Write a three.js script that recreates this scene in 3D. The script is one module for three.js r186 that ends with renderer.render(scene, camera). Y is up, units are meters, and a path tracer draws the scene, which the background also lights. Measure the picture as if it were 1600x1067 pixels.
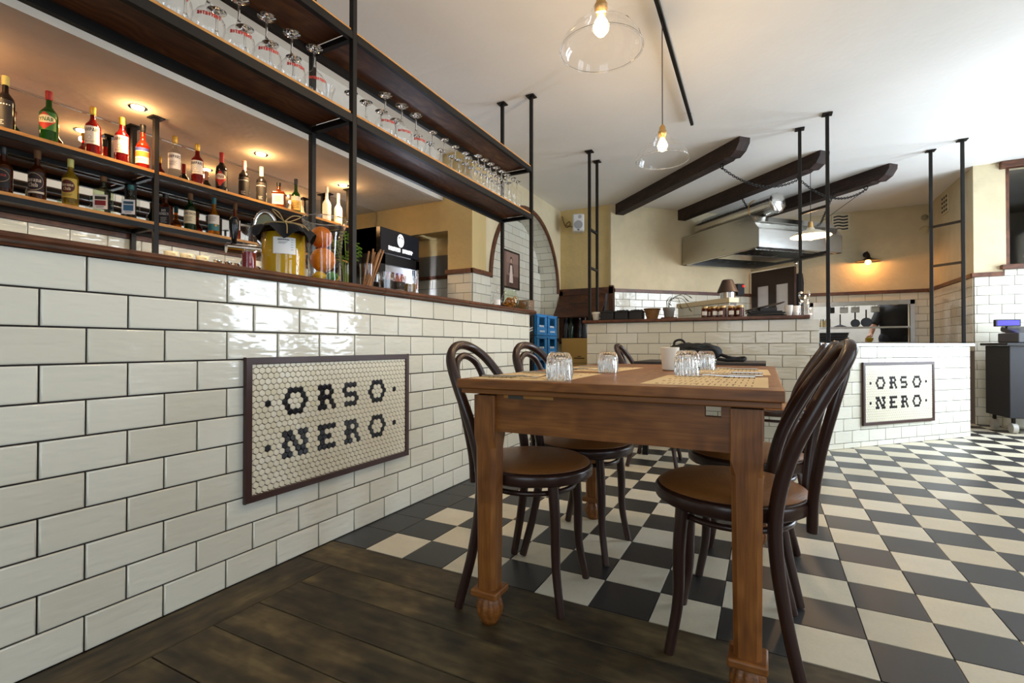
import * as THREE from 'three';
import { RectAreaLightUniformsLib } from 'three/addons/lights/RectAreaLightUniformsLib.js';
import { RoundedBoxGeometry } from 'three/addons/geometries/RoundedBoxGeometry.js';
import { mergeGeometries } from 'three/addons/utils/BufferGeometryUtils.js';
import { MarchingCubes } from 'three/addons/objects/MarchingCubes.js';

// ---------------------------------------------------------------- camera, sky, daylight, exposure
RectAreaLightUniformsLib.init();
const scene = new THREE.Scene();
const renderer = new THREE.WebGLRenderer({ antialias: true });
renderer.toneMapping = THREE.LinearToneMapping;
renderer.toneMappingExposure = 1.04;
renderer.shadowMap.enabled = true;
const YAW = Math.atan(397 / 763), PITCH = Math.atan(6.5 / 763);
const camera = new THREE.PerspectiveCamera(2 * Math.atan(533.5 / 763) * 180 / Math.PI, 1600 / 1067, 0.05, 60);
camera.position.set(1.68, 0.85, 0);
camera.lookAt(1.68 - Math.sin(YAW) * Math.cos(PITCH), 0.85 + Math.sin(PITCH), -Math.cos(YAW) * Math.cos(PITCH));
scene.background = new THREE.Color(0.75, 0.87, 1.0);
const DAY = new THREE.Color(0.8, 0.92, 1.06);
const WINDOWS = [[-6.6, -5.5], [-5.3, -4.2], [-1.7, -0.4], [0.3, 1.6]], SKYLIGHT = [17, 18, 5, 4];   // z spans of the street windows in the wall x = 4.9
const WIN_Y = [0.55, 2.55];
for (const [i, [a, b]] of WINDOWS.entries()) {
  const l = new THREE.RectAreaLight(DAY, SKYLIGHT[i], b - a, WIN_Y[1] - WIN_Y[0]);
  l.name = 'daylight'; l.position.set(5.12, (WIN_Y[0] + WIN_Y[1]) / 2, (a + b) / 2); l.lookAt(0, (WIN_Y[0] + WIN_Y[1]) / 2, (a + b) / 2);
  scene.add(l);
}
{ // glazed street door behind the photographer
  const l = new THREE.RectAreaLight(DAY, 2.4, 2.2, 2.0);
  l.name = 'daylight'; l.position.set(1.9, 1.45, 2.72); l.lookAt(1.9, 1.45, 0); scene.add(l);
}

// ---------------------------------------------------------------- helpers
let seed = 7;
const rnd = () => { seed = (seed + 0x6d2b79f5) | 0; let t = Math.imul(seed ^ (seed >>> 15), 1 | seed); t = (t + Math.imul(t ^ (t >>> 7), 61 | t)) ^ t; return ((t ^ (t >>> 14)) >>> 0) / 4294967296; };
const V = (x, y, z) => new THREE.Vector3(x, y, z);
const ORD = ['first', 'second', 'third', 'fourth', 'fifth', 'sixth', 'seventh', 'eighth', 'ninth', 'tenth'];
const R = Math.PI / 180, S2 = Math.SQRT1_2;
const taken = new Map();
const numbered = (n) => { const k = taken.get(n) ?? 0; taken.set(n, k + 1); return k ? n + '_' + String(k).padStart(3, '0') : n; };
function tag(o, label, category, group, kind) { o.userData.label = label; if (category) o.userData.category = category; if (group) o.userData.group = group; if (kind) o.userData.kind = kind; return o; }
function thing(name, label, category, p = [0, 0, 0], turn = 0, group, kind) {
  const o = new THREE.Group(); o.name = numbered(name); o.position.set(...p); o.rotation.y = turn; scene.add(o);
  return tag(o, label, category, group, kind);
}
function part(name, geo, m, parent) {
  const o = new THREE.Mesh(Array.isArray(geo) ? merge(geo) : geo, m);
  o.name = parent === scene ? numbered(name) : name; o.castShadow = o.receiveShadow = true; (parent || scene).add(o); return o;
}
function dup(o, p, turn, label) { const c = o.clone(); c.name = numbered(o.name.replace(/_\d{3}$/, '')); scene.add(c); c.position.set(...p); if (turn !== undefined) c.rotation.y = turn; if (label) c.userData.label = label; return c; }
function merge(list) {
  list = list.map((g) => { g = g.index ? g.toNonIndexed() : g.clone(); for (const k of Object.keys(g.attributes)) if (!['position', 'normal', 'uv'].includes(k)) g.deleteAttribute(k); if (!g.attributes.uv) g.setAttribute('uv', new THREE.BufferAttribute(new Float32Array(g.attributes.position.count * 2), 2)); if (!g.attributes.normal) g.computeVertexNormals(); g.morphAttributes = {}; return g; });
  return list.length === 1 ? list[0] : mergeGeometries(list);
}
// texture coordinates in metres, u along the grain axis
function uvm(g, grain = 'x', s = 1) {
  const p = g.attributes.position, n = g.attributes.normal, uv = new Float32Array(p.count * 2), du = rnd() * 3, dv = rnd() * 3;
  const G = 'xyz'.indexOf(grain);
  for (let i = 0; i < p.count; i++) {
    const c = [p.getX(i), p.getY(i), p.getZ(i)], a = [Math.abs(n.getX(i)), Math.abs(n.getY(i)), Math.abs(n.getZ(i))];
    let k = a[0] > a[1] ? (a[0] > a[2] ? 0 : 2) : (a[1] > a[2] ? 1 : 2);
    let u, v;
    if (k === G) { u = c[(G + 1) % 3] * 0.3; v = c[(G + 2) % 3]; } else { u = c[G]; v = c[3 - G - k]; }
    uv[i * 2] = u / s + du; uv[i * 2 + 1] = v / s + dv;
  }
  g.setAttribute('uv', new THREE.BufferAttribute(uv, 2)); return g;
}
const mv = (g, x, y, z) => g.translate(x, y, z);
const bx = (w, h, d, x = 0, y = 0, z = 0, grain) => { const g = new THREE.BoxGeometry(w, h, d).translate(x, y, z); return uvm(g, grain || (w >= h && w >= d ? 'x' : h >= d ? 'y' : 'z')); };
const rb = (w, h, d, r = 0.004, x = 0, y = 0, z = 0, grain, seg = 2) => { const g = new RoundedBoxGeometry(w, h, d, seg, Math.min(r, w / 2.01, h / 2.01, d / 2.01)).translate(x, y, z); return uvm(g, grain || (w >= h && w >= d ? 'x' : h >= d ? 'y' : 'z')); };
const cyl = (r1, r2, h, x = 0, y = 0, z = 0, seg = 20) => new THREE.CylinderGeometry(r1, r2, h, seg).translate(x, y, z);
const lathe = (pts, seg = 24) => new THREE.LatheGeometry(pts.map(([r, y]) => new THREE.Vector2(Math.max(r, 1e-5), y)), seg);
const curve = (pts, closed = false, ty = 'catmullrom', te = 0.5) => new THREE.CatmullRomCurve3(pts.map((p) => V(...p)), closed, ty, te);
const tube = (pts, r, n = 24, rad = 8, closed = false) => new THREE.TubeGeometry(curve(pts, closed), n, r, rad, closed);
function rod(a, b, r, r2 = r, seg = 8) { const d = V(...b).sub(V(...a)), g = new THREE.CylinderGeometry(r2, r, d.length(), seg); g.applyQuaternion(new THREE.Quaternion().setFromUnitVectors(V(0, 1, 0), d.clone().normalize())); return g.translate((a[0] + b[0]) / 2, (a[1] + b[1]) / 2, (a[2] + b[2]) / 2); }
function bar(a, b, w, h, up = V(0, 1, 0)) { // rectangular bar from a to b, w across, h along up
  const A = V(...a), B = V(...b), d = B.clone().sub(A), L = d.length(); d.normalize();
  const x = new THREE.Vector3().crossVectors(up, d).normalize(), y = new THREE.Vector3().crossVectors(d, x);
  return bx(w, h, L, 0, 0, 0, 'z').applyMatrix4(new THREE.Matrix4().makeBasis(x, y, d).setPosition(A.add(B).multiplyScalar(0.5)));
}
function tapered(pts, radii, n = 20, rad = 8) { // tube with a changing radius
  const c = curve(pts), fr = c.computeFrenetFrames(n), pos = [], nor = [], idx = [];
  for (let i = 0; i <= n; i++) {
    const p = c.getPoint(i / n), f = i / n * (radii.length - 1), k = Math.min(Math.floor(f), radii.length - 2), r = radii[k] + (radii[k + 1] - radii[k]) * (f - k);
    for (let j = 0; j <= rad; j++) { const a = j / rad * Math.PI * 2, q = fr.normals[i].clone().multiplyScalar(Math.cos(a)).addScaledVector(fr.binormals[i], Math.sin(a)); pos.push(p.x + q.x * r, p.y + q.y * r, p.z + q.z * r); nor.push(q.x, q.y, q.z); }
  }
  for (let i = 0; i < n; i++) for (let j = 0; j < rad; j++) { const a = i * (rad + 1) + j, b = a + rad + 1; idx.push(a, a + 1, b, b, a + 1, b + 1); }
  for (const [row, s] of [[0, -1], [n, 1]]) { const p = c.getPoint(row / n), t = c.getTangent(row / n).multiplyScalar(s), at = pos.length / 3; pos.push(p.x, p.y, p.z); nor.push(t.x, t.y, t.z); for (let j = 0; j < rad; j++) { const a = row * (rad + 1) + j; s < 0 ? idx.push(at, a + 1, a) : idx.push(at, a, a + 1); } }
  const g = new THREE.BufferGeometry(); g.setAttribute('position', new THREE.Float32BufferAttribute(pos, 3)); g.setAttribute('normal', new THREE.Float32BufferAttribute(nor, 3)); g.setIndex(idx); return g;
}
function sweep(profile, a, b) { // profile [[x,y]...] swept from z=a to z=b
  const s = new THREE.Shape(profile.map(([x, y]) => new THREE.Vector2(x, y)));
  const g = new THREE.ExtrudeGeometry(s, { depth: Math.abs(b - a), bevelEnabled: false }).translate(0, 0, Math.min(a, b)); return uvm(g, 'z');
}

// ---------------------------------------------------------------- procedural textures
const lat = (() => { const n = 64, a = new Float32Array(n * n); for (let i = 0; i < n * n; i++) a[i] = rnd(); return (x, y) => a[((y % n + n) % n) * n + ((x % n + n) % n)]; })();
function vn(x, y, px, py) { // value noise that repeats after px, py cells
  const ix = Math.floor(x), iy = Math.floor(y), fx = x - ix, fy = y - iy, sx = fx * fx * (3 - 2 * fx), sy = fy * fy * (3 - 2 * fy), w = (i, j) => lat(((i % px) + px) % px, ((j % py) + py) % py);
  return (w(ix, iy) * (1 - sx) + w(ix + 1, iy) * sx) * (1 - sy) + (w(ix, iy + 1) * (1 - sx) + w(ix + 1, iy + 1) * sx) * sy;
}
const fbm = (x, y, px, py, o = 4) => { let s = 0, a = 0.5, t = 0; for (let i = 0; i < o; i++) { s += a * vn(x, y, px, py); t += a; x *= 2; y *= 2; px *= 2; py *= 2; a *= 0.5; } return s / t; };
function tex(n, fn, srgb = true, size = 1) {
  const d = new Uint8Array(n * n * 4);
  for (let y = 0; y < n; y++) for (let x = 0; x < n; x++) { const c = fn(x / n, y / n), o = (y * n + x) * 4; for (let k = 0; k < 3; k++) d[o + k] = Math.max(0, Math.min(255, typeof c === 'number' ? c : c[k])); d[o + 3] = 255; }
  const t = new THREE.DataTexture(d, n, n); t.wrapS = t.wrapT = THREE.RepeatWrapping; t.magFilter = THREE.LinearFilter; t.repeat.set(1 / size, 1 / size); if (srgb) t.colorSpace = THREE.SRGBColorSpace; t.needsUpdate = true; return t;
}
const mixc = (a, b, t) => a.map((v, i) => v + (b[i] - v) * t);
const hex = (h) => [(h >> 16) & 255, (h >> 8) & 255, h & 255];
function woodTex(dark, mid, light, n = 512, lines = 22, size = 1, blot = 0.35) {
  const [A, B, C] = [dark, mid, light].map(hex);
  return tex(n, (u, v) => {
    const w = fbm(u * 4, v * 4, 4, 4, 3), g = fbm(u * 6 + w * 0.6, v * 60, 6, 60, 3), band = 0.5 + 0.5 * Math.sin((v * lines + w * 5) * Math.PI * 2), fine = vn(u * 16, v * 250, 16, 250);
    let t = 0.45 * g + 0.25 * band + 0.3 * fine; t += (fbm(u * 3, v * 8, 3, 8, 3) - 0.5) * blot * 2;
    return t < 0.5 ? mixc(A, B, Math.max(0, t) * 2) : mixc(B, C, Math.min(1, t * 2 - 1));
  }, true, size);
}
const T = {
  glaze: tex(512, (u, v) => 255 * (0.4 * fbm(u * 5, v * 9, 5, 9, 2) + 0.6 * fbm(u * 13, v * 42, 13, 42, 2)), false, 0.6),
  plaster: tex(512, (u, v) => 255 * (0.6 * fbm(u * 6, v * 6, 6, 6, 5) + 0.4 * vn(u * 60, v * 60, 60, 60)), false, 1.6),
  table: woodTex(0x603816, 0x845020, 0xa87034, 512, 4, 0.7, 0.14),
  walnut: woodTex(0x4a2c19, 0x6e452a, 0x98663f, 512, 9, 0.8, 0.4),
  ledge: woodTex(0x3a1f12, 0x5e3722, 0x855436, 512, 8, 0.6, 0.35),
  edge: woodTex(0xa8702c, 0xc98f45, 0xdba860, 256, 10, 0.5, 0.3),
  beam: woodTex(0x1d130e, 0x2e1e17, 0x473025, 512, 7, 0.6, 0.4),
  plank: (() => { const a = hex(0x261d10), b = hex(0x4f4127), c = hex(0x806d46); return tex(1024, (u, v) => { const w = fbm(u * 5, v * 5, 5, 5, 3), g = fbm(u * 5 + w, v * 48, 5, 48, 4), s = fbm(u * 11, v * 14, 11, 14, 5), k = fbm(u * 30, v * 60, 30, 60, 2); let t = 0.3 * g + 0.5 * s + 0.2 * k; t = (t - 0.5) * 2.1 + 0.5; return t < 0.5 ? mixc(a, b, Math.max(0, t * 2)) : mixc(b, c, Math.min(1, t * 2 - 1)); }, true, 1.3); })(),
  speck: tex(256, (u, v) => 236 + 19 * (0.6 * fbm(u * 8, v * 8, 8, 8, 4) + 0.4 * vn(u * 90, v * 90, 90, 90)), true, 0.5),
  rough: tex(256, (u, v) => 150 + 105 * fbm(u * 8, v * 8, 8, 8, 4), false, 0.5),
  brushed: tex(256, (u, v) => 140 + 100 * (0.7 * vn(u * 3, v * 200, 3, 200) + 0.3 * fbm(u * 4, v * 4, 4, 4, 3)), false, 0.4),
  leather: tex(256, (u, v) => 255 * fbm(u * 40, v * 40, 40, 40, 3), false, 0.25),
  ceil: tex(512, (u, v) => { const t = fbm(u * 5, v * 5, 5, 5, 5); return [238 + 14 * t, 236 + 13 * t, 230 + 13 * t]; }, true, 3),
  paint: tex(512, (u, v) => { const t = fbm(u * 4, v * 4, 4, 4, 5), d = fbm(u * 20, v * 20, 20, 20, 3); return 215 + 40 * (0.7 * t + 0.3 * d); }, true, 1.8),
};
const std = (color, roughness = 0.6, o = {}) => new THREE.MeshStandardMaterial({ color, roughness, ...o });
const phy = (color, roughness, o = {}) => new THREE.MeshPhysicalMaterial({ color, roughness, ...o });
const glassPane = (color = 0xffffff, roughness = 0.02, o = {}) => phy(color, roughness, { transmission: 1, thickness: 0, ior: 1.5, ...o });
const M = {
  tile: [0xdcdaca, 0xd8d5c4, 0xe0decf].map((c) => phy(c, 0.08, { bumpMap: T.glaze, bumpScale: 0.0017, ior: 1.52 })),
  grout: std(0x2b2320, 0.9), groutPale: std(0x77716a, 0.9), groutHex: std(0x2b241c, 0.9),
  hexW: [0xe4ddc6, 0xdfd7bd, 0xe8e2cf].map((c) => std(c, 0.25)), hexB: std(0x15141a, 0.18),
  floorB: [0x2c2b2b, 0x302f2e, 0x292929].map((c) => std(c, 0.42, { map: T.speck })), floorW: [0xd8cfb6, 0xd2c8ae, 0xddd5bf].map((c) => std(c, 0.42, { map: T.speck })),
  plank: std(0xdcdcdc, 0.62, { map: T.plank, bumpMap: T.plank, bumpScale: 0.002 }),
  cream: std(0xe8d9b4, 0.88, { map: T.paint, bumpMap: T.plaster, bumpScale: 0.004 }), yellow: std(0xdcc48a, 0.88, { map: T.paint, bumpMap: T.plaster, bumpScale: 0.005 }), white: std(0xe9e6dc, 0.85, { map: T.paint, bumpMap: T.plaster, bumpScale: 0.003 }),
  grey: std(0x8c8578, 0.85, { map: T.paint }), ceil: std(0xffffff, 0.92, { map: T.ceil, bumpMap: T.plaster, bumpScale: 0.0015 }),
  trim: std(0xffffff, 0.45, { map: T.ledge }), ledge: std(0xffffff, 0.38, { map: T.ledge }), walnut: std(0xffffff, 0.5, { map: T.walnut }), edge: std(0xffffff, 0.55, { map: T.edge }),
  table: std(0xffffff, 0.42, { map: T.table }), beam: std(0xffffff, 0.75, { map: T.beam, bumpMap: T.beam, bumpScale: 0.006 }),
  steel: std(0x23211f, 0.5, { metalness: 0.6 }), inox: std(0xb9b7b2, 0.32, { metalness: 1, roughnessMap: T.brushed }), chrome: std(0xdedede, 0.1, { metalness: 1 }), brass: std(0xc9a46a, 0.3, { metalness: 1 }),
  bent: std(0x35211a, 0.28), leather: std(0x8f5c2c, 0.42, { bumpMap: T.leather, bumpScale: 0.0008 }),
  glass: glassPane(), black: std(0x141414, 0.5), blackGloss: std(0x0d0d0e, 0.15), plastic: std(0x1d1d1f, 0.6), kraft: std(0xddc596, 0.85), white2: std(0xe9e7e0, 0.4), paper: std(0xf1eee6, 0.8),
  pane2: glassPane(0xffffff, 0.05, { specularIntensity: 0.25 }), mirror: std(0xe6e3dc, 0.02, { metalness: 1 }), rope: std(0xb79a66, 0.9), cloth: std(0x17181c, 0.85, { side: THREE.DoubleSide }), blue: std(0x2f86c9, 0.45), card: std(0xc29a52, 0.85),
};
function print(w, h, draw, o = {}) { const c = document.createElement('canvas'); c.width = w; c.height = h; draw(c.getContext('2d'), w, h); const t = new THREE.CanvasTexture(c); t.colorSpace = THREE.SRGBColorSpace; return std(0xffffff, o.rough ?? 0.6, { map: t, ...o.more }); }

// ---------------------------------------------------------------- tiles laid one by one
const tileCache = new Map();
function tileGeo(w, h, t, b) {
  const k = [w, h, t, b].map((x) => x.toFixed(3)).join();
  if (!tileCache.has(k)) tileCache.set(k, [0, 1, 2, 3, 4, 5].map((q) => {
    const pos = [], nor = [], uv = [], idx = [], ou = q * 0.237, ov = q * 0.171;
    const add = (x, y, z, n) => { pos.push(x, y, z); nor.push(...n); uv.push(x + ou, y + ov); return pos.length / 3 - 1; };
    const X = w / 2, Y = h / 2, c = [[-1, -1], [1, -1], [1, 1], [-1, 1]];
    const f = c.map(([i, j]) => add(i * (X - b), j * (Y - b), t, [0, 0, 1]));
    const e = c.map(([i, j]) => { const l = Math.hypot(i * 0.6, j * 0.6, 0.7); return add(i * X, j * Y, t - b * 0.55, [i * 0.6 / l, j * 0.6 / l, 0.7 / l]); });
    idx.push(f[0], f[1], f[2], f[0], f[2], f[3]);
    for (let i = 0; i < 4; i++) { const j = (i + 1) % 4; idx.push(e[i], e[j], f[j], e[i], f[j], f[i]); const n = [[0, -1, 0], [1, 0, 0], [0, 1, 0], [-1, 0, 0]][i]; const a = add(c[i][0] * X, c[i][1] * Y, 0, n), d = add(c[j][0] * X, c[j][1] * Y, 0, n), g = add(c[j][0] * X, c[j][1] * Y, t - b * 0.55, n), k2 = add(c[i][0] * X, c[i][1] * Y, t - b * 0.55, n); idx.push(a, d, g, a, g, k2); }
    const g = new THREE.BufferGeometry(); g.setAttribute('position', new THREE.Float32BufferAttribute(pos, 3)); g.setAttribute('normal', new THREE.Float32BufferAttribute(nor, 3)); g.setAttribute('uv', new THREE.Float32BufferAttribute(uv, 2)); g.setIndex(idx); return g;
  }));
  return tileCache.get(k)[Math.floor(rnd() * 6)];
}
function subtract(r, h) { // rectangle minus hole
  const [a, b, c, d] = r, [e, f, g, i] = h;
  if (e >= b || f <= a || g >= d || i <= c) return [r];
  const out = []; if (e > a) out.push([a, e, c, d]); if (f < b) out.push([f, b, c, d]);
  const x0 = Math.max(a, e), x1 = Math.min(b, f); if (g > c) out.push([x0, x1, c, g]); if (i < d) out.push([x0, x1, i, d]); return out;
}
// O: lower corner, u: direction along the wall (unit), n: outward normal; v is up
function tiled(parent, { O, u, n, W, H, tw = 0.2, th = 0.1, row0 = 0, off = [0, 0.1], j = 0.004, t = 0.009, b = 0.004, mats = M.tile, holes = [], keep, tilt = 0.004 }) {
  const U = V(...u), N = V(...n), Q = new THREE.Quaternion().setFromRotationMatrix(new THREE.Matrix4().makeBasis(U, V(0, 1, 0), N)), e = new THREE.Euler(), q = new THREE.Quaternion();
  const flip = new THREE.Vector3().crossVectors(U, V(0, 1, 0)).dot(N) < 0; if (flip) throw new Error('left-handed wall ' + parent.name);
  let r = 0;
  for (let y = row0; y < H - 1e-6; y += th, r++) for (let x = off[r % 2] - tw; x < W; x += tw) {
    let rects = [[Math.max(0, x), Math.min(W, x + tw), Math.max(0, y), Math.min(H, y + th)]];
    for (const h of holes) rects = rects.flatMap((k) => subtract(k, h));
    for (const [a, bb, c, d] of rects) {
      if (bb - a < 0.018 || d - c < 0.018) continue;
      if (keep && !keep((a + bb) / 2, (c + d) / 2)) continue;
      const m = new THREE.Mesh(tileGeo(Math.round((bb - a - j) * 1000) / 1000, Math.round((d - c - j) * 1000) / 1000, t, b), mats[Math.floor(rnd() * mats.length)]);
      m.name = 'tile'; m.castShadow = m.receiveShadow = true;
      m.position.set(O[0], O[1], O[2]).addScaledVector(U, (a + bb) / 2); m.position.y += (c + d) / 2;
      m.quaternion.copy(Q).multiply(q.setFromEuler(e.set((rnd() - 0.5) * tilt, (rnd() - 0.5) * tilt, 0))); parent.add(m);
    }
  }
}
const CE = (z) => 2.80 + 0.07 * Math.min(2, Math.max(0, z + 5));      // ceiling height, a little higher towards the street

// ---------------------------------------------------------------- the room
const ST = 'structure';
const struct = (name, label, cat) => thing(name, label, cat, [0, 0, 0], 0, undefined, ST);
const B3 = (x0, x1, y0, y1, z0, z1) => bx(x1 - x0, y1 - y0, z1 - z0, (x0 + x1) / 2, (y0 + y1) / 2, (z0 + z1) / 2);
function sheet(outline, holes, depth) { const s = new THREE.Shape(outline.map(([a, b]) => new THREE.Vector2(a, b))); for (const h of holes) s.holes.push(h instanceof THREE.Path ? h : new THREE.Path(h.map(([a, b]) => new THREE.Vector2(a, b)))); return new THREE.ExtrudeGeometry(s, { depth, bevelEnabled: false, curveSegments: 32 }); }
const rect = (a, b, c, d) => [[a, c], [b, c], [b, d], [a, d]];
{ // floor: planks near the street side, checkerboard beyond
  const f = struct('floor', 'checkerboard tile floor meeting dark worn wooden planks', 'floor');
  part('screed', [B3(-2.4, 5.1, -0.2, -0.012, -10.7, 2.7)], std(0x4a443c, 0.9), f);
  const x0 = 0.19, z0 = -1.537, px = 0.194, pz = 0.197, cells = [];
  camera.updateMatrixWorld(); const ndc = new THREE.Vector3(), view = camera.matrixWorldInverse;
  for (let i = -6; i < 26; i++) for (let k = 0; k < 31; k++) {
    let a = x0 + i * px, b = a + px, c = z0 - k * pz, d = c - pz; if (a > 4.9) continue; b = Math.min(b, 4.9); if (d < -8.6) continue;
    if (a < 0 && c > -3.53) { if (b <= 0.001) continue; a = 0.0; } if (b - a < 0.03 || a < -0.965) continue;
    const border = a < 0.18 && c > -3.6, white = !border && (i + k) % 2 === 0, mx = (a + b) / 2, mz = (c + d) / 2;
    ndc.set(mx, 0, mz).project(camera); const seen = Math.abs(ndc.x) < 1.02 && ndc.y > -1.05 && ndc.z < 1 && V(mx, 0, mz).applyMatrix4(view).z < 0;
    cells.push({ a, b, c, d, mx, mz, white, rank: (seen && !(mz < -4.68 && mz + mx * 1.064 < -2.44) ? 0 : 100) + Math.hypot(mx - 1.68, mz) });
  }
  cells.sort((p, q) => p.rank - q.rank);
  const rest = [[], []], flat = new THREE.Quaternion().setFromEuler(new THREE.Euler(-Math.PI / 2, 0, 0));
  cells.forEach((s, i) => {
    const g = tileGeo(+(s.b - s.a - 0.003).toFixed(3), +(s.c - s.d - 0.003).toFixed(3), 0.012, 0.0012), y = -0.012 + (rnd() - 0.5) * 0.0006;
    if (i < 300) { const m = new THREE.Mesh(g, (s.white ? M.floorW : M.floorB)[Math.floor(rnd() * 3)]); m.name = 'tile'; m.castShadow = m.receiveShadow = true; m.quaternion.copy(flat); m.position.set(s.mx, y, s.mz); f.add(m); }
    else rest[s.white ? 0 : 1].push(g.clone().applyQuaternion(flat).translate(s.mx, y, s.mz));
  });
  part('far_pale_tiles', rest[0], M.floorW[0], f).userData.kind = 'stuff'; part('far_dark_tiles', rest[1], M.floorB[0], f).userData.kind = 'stuff';
  const pl = (a, b, c, d) => part('plank', rb(b - a - 0.003, 0.012, d - c - 0.003, 0.0022, (a + b) / 2, -0.006 + (rnd() - 0.5) * 0.001, (c + d) / 2, b - a > d - c ? 'x' : 'z', 1), M.plank, f);
  pl(0.0, 0.185, -1.36, 2.5);                                          // board along the bar
  pl(0.0, 4.9, -1.537, -1.36);                                         // board along the tiles
  for (let z = -1.36, k = 0; z < 2.4; k++) { const w = [0.145, 0.16, 0.15, 0.17, 0.155][k % 5], e = [2.6, 1.9, 3.1, 2.2][k % 4]; pl(0.185, e, z, Math.min(2.5, z + w)); pl(e, 4.9, z, Math.min(2.5, z + w)); z += w; }
}
{ // ceiling with a slight fall towards the kitchen
  const zs = [2.7, -3, -5, -8.75], pos = [], g = new THREE.BufferGeometry();
  const quad = (...p) => { for (const k of [0, 1, 2, 0, 2, 3]) pos.push(...p[k]); };
  for (let i = 0; i < 3; i++) { const a = zs[i], b = zs[i + 1]; quad([-2.4, CE(a), a], [-2.4, CE(b), b], [5.1, CE(b), b], [5.1, CE(a), a]); quad([-2.4, CE(a) + 0.2, a], [5.1, CE(a) + 0.2, a], [5.1, CE(b) + 0.2, b], [-2.4, CE(b) + 0.2, b]); quad([5.1, CE(a), a], [5.1, CE(b), b], [5.1, CE(b) + 0.2, b], [5.1, CE(a) + 0.2, a]); quad([-2.4, CE(a) + 0.2, a], [-2.4, CE(b) + 0.2, b], [-2.4, CE(b), b], [-2.4, CE(a), a]); }
  quad([-2.4, CE(2.7), 2.7], [5.1, CE(2.7), 2.7], [5.1, CE(2.7) + 0.2, 2.7], [-2.4, CE(2.7) + 0.2, 2.7]); quad([5.1, 2.8, -8.75], [-2.4, 2.8, -8.75], [-2.4, 3, -8.75], [5.1, 3, -8.75]);
  g.setAttribute('position', new THREE.Float32BufferAttribute(pos, 3)); g.computeVertexNormals();
  tag(part('ceiling', uvm(g, 'x'), M.ceil, scene), 'white plastered ceiling carrying dark beams and pendant lamps', 'ceiling', undefined, ST);
  tag(part('ceiling_soffit', B3(-2.24, -1.32, 2.37, 3.1, -4.2, 2.5), M.white, scene), 'lowered white ceiling with round spotlights above the bottle shelves', 'ceiling', undefined, ST);
}
const rail = (x0, x1, z0, z1, y0 = 1.59, y1 = 1.635, out = 0.03) => bar([x0, (y0 + y1) / 2, z0], [x1, (y0 + y1) / 2, z1], out, y1 - y0);
{
  const w = struct('wall_bar_back', 'tiled and mirrored wall behind the bottle shelves', 'wall');
  part('plaster', B3(-2.44, -2.25, 0, 3.1, -4.5, 2.7), M.cream, w); part('backing', B3(-2.25, -2.243, 0, 1.59, -4.2, 2.5), M.groutPale, w);
  tiled(w, { O: [-2.245, 0.89, 0.6], u: [0, 0, -1], n: [1, 0, 0], W: 4.8, H: 0.7, off: [0.05, 0.15] });
  tag(part('trim_1', rail(-2.235, -2.235, 0.6, -4.2), M.trim, scene), 'brown wooden rail under the bar mirror', 'trim', undefined, ST);
  const mi = thing('wall_mirror', 'long frameless mirror behind the bottle shelves', 'mirror'); part('mirror_pane', B3(-2.25, -2.236, 1.64, 2.36, -4.17, 0.6), M.mirror, mi); part('edge_strip', [B3(-2.25, -2.231, 2.357, 2.37, -4.17, 0.6), B3(-2.25, -2.231, 1.64, 2.37, -4.185, -4.17)], M.chrome, mi);
}
{ // wall beside the fridge with its recess
  const w = struct('wall_fridge', 'yellow wall with a recess behind the drinks fridge', 'wall');
  part('plaster', uvm(sheet(rect(-2.25, -0.961, 0, 3.0), [rect(-2.0, -1.26, 0.001, 2.05)], 0.28).translate(0, 0, -4.48), 'x'), M.yellow, w);
  part('recess_plaster', B3(-2.05, -1.22, 0, 2.1, -4.6, -4.48), M.yellow, w);
  part('grey_paint', B3(-2.0, -1.26, 1.63, 1.86, -4.481, -4.476), M.grey, w);
  part('backing', [B3(-2.0, -1.26, 0.9, 1.59, -4.485, -4.478), B3(-1.26, -0.962, 0, 1.59, -4.202, -4.197)], M.groutPale, w);
  tiled(w, { O: [-2.0, 0.99, -4.479], u: [1, 0, 0], n: [0, 0, 1], W: 0.74, H: 0.6, off: [0.04, 0.14] });
  tiled(w, { O: [-1.26, 0.79, -4.199], u: [1, 0, 0], n: [0, 0, 1], W: 0.3, H: 0.8, off: [0.1, 0] });
  tag(part('trim_2', [rail(-1.28, -0.945, -4.19, -4.19), rail(-0.945, -0.945, -4.175, -4.57), rail(-2.0, -1.26, -4.465, -4.465, 1.595, 1.63, 0.025)], M.trim, scene), 'brown rail around the corner pillar beside the fridge', 'trim', undefined, ST);
}
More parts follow.
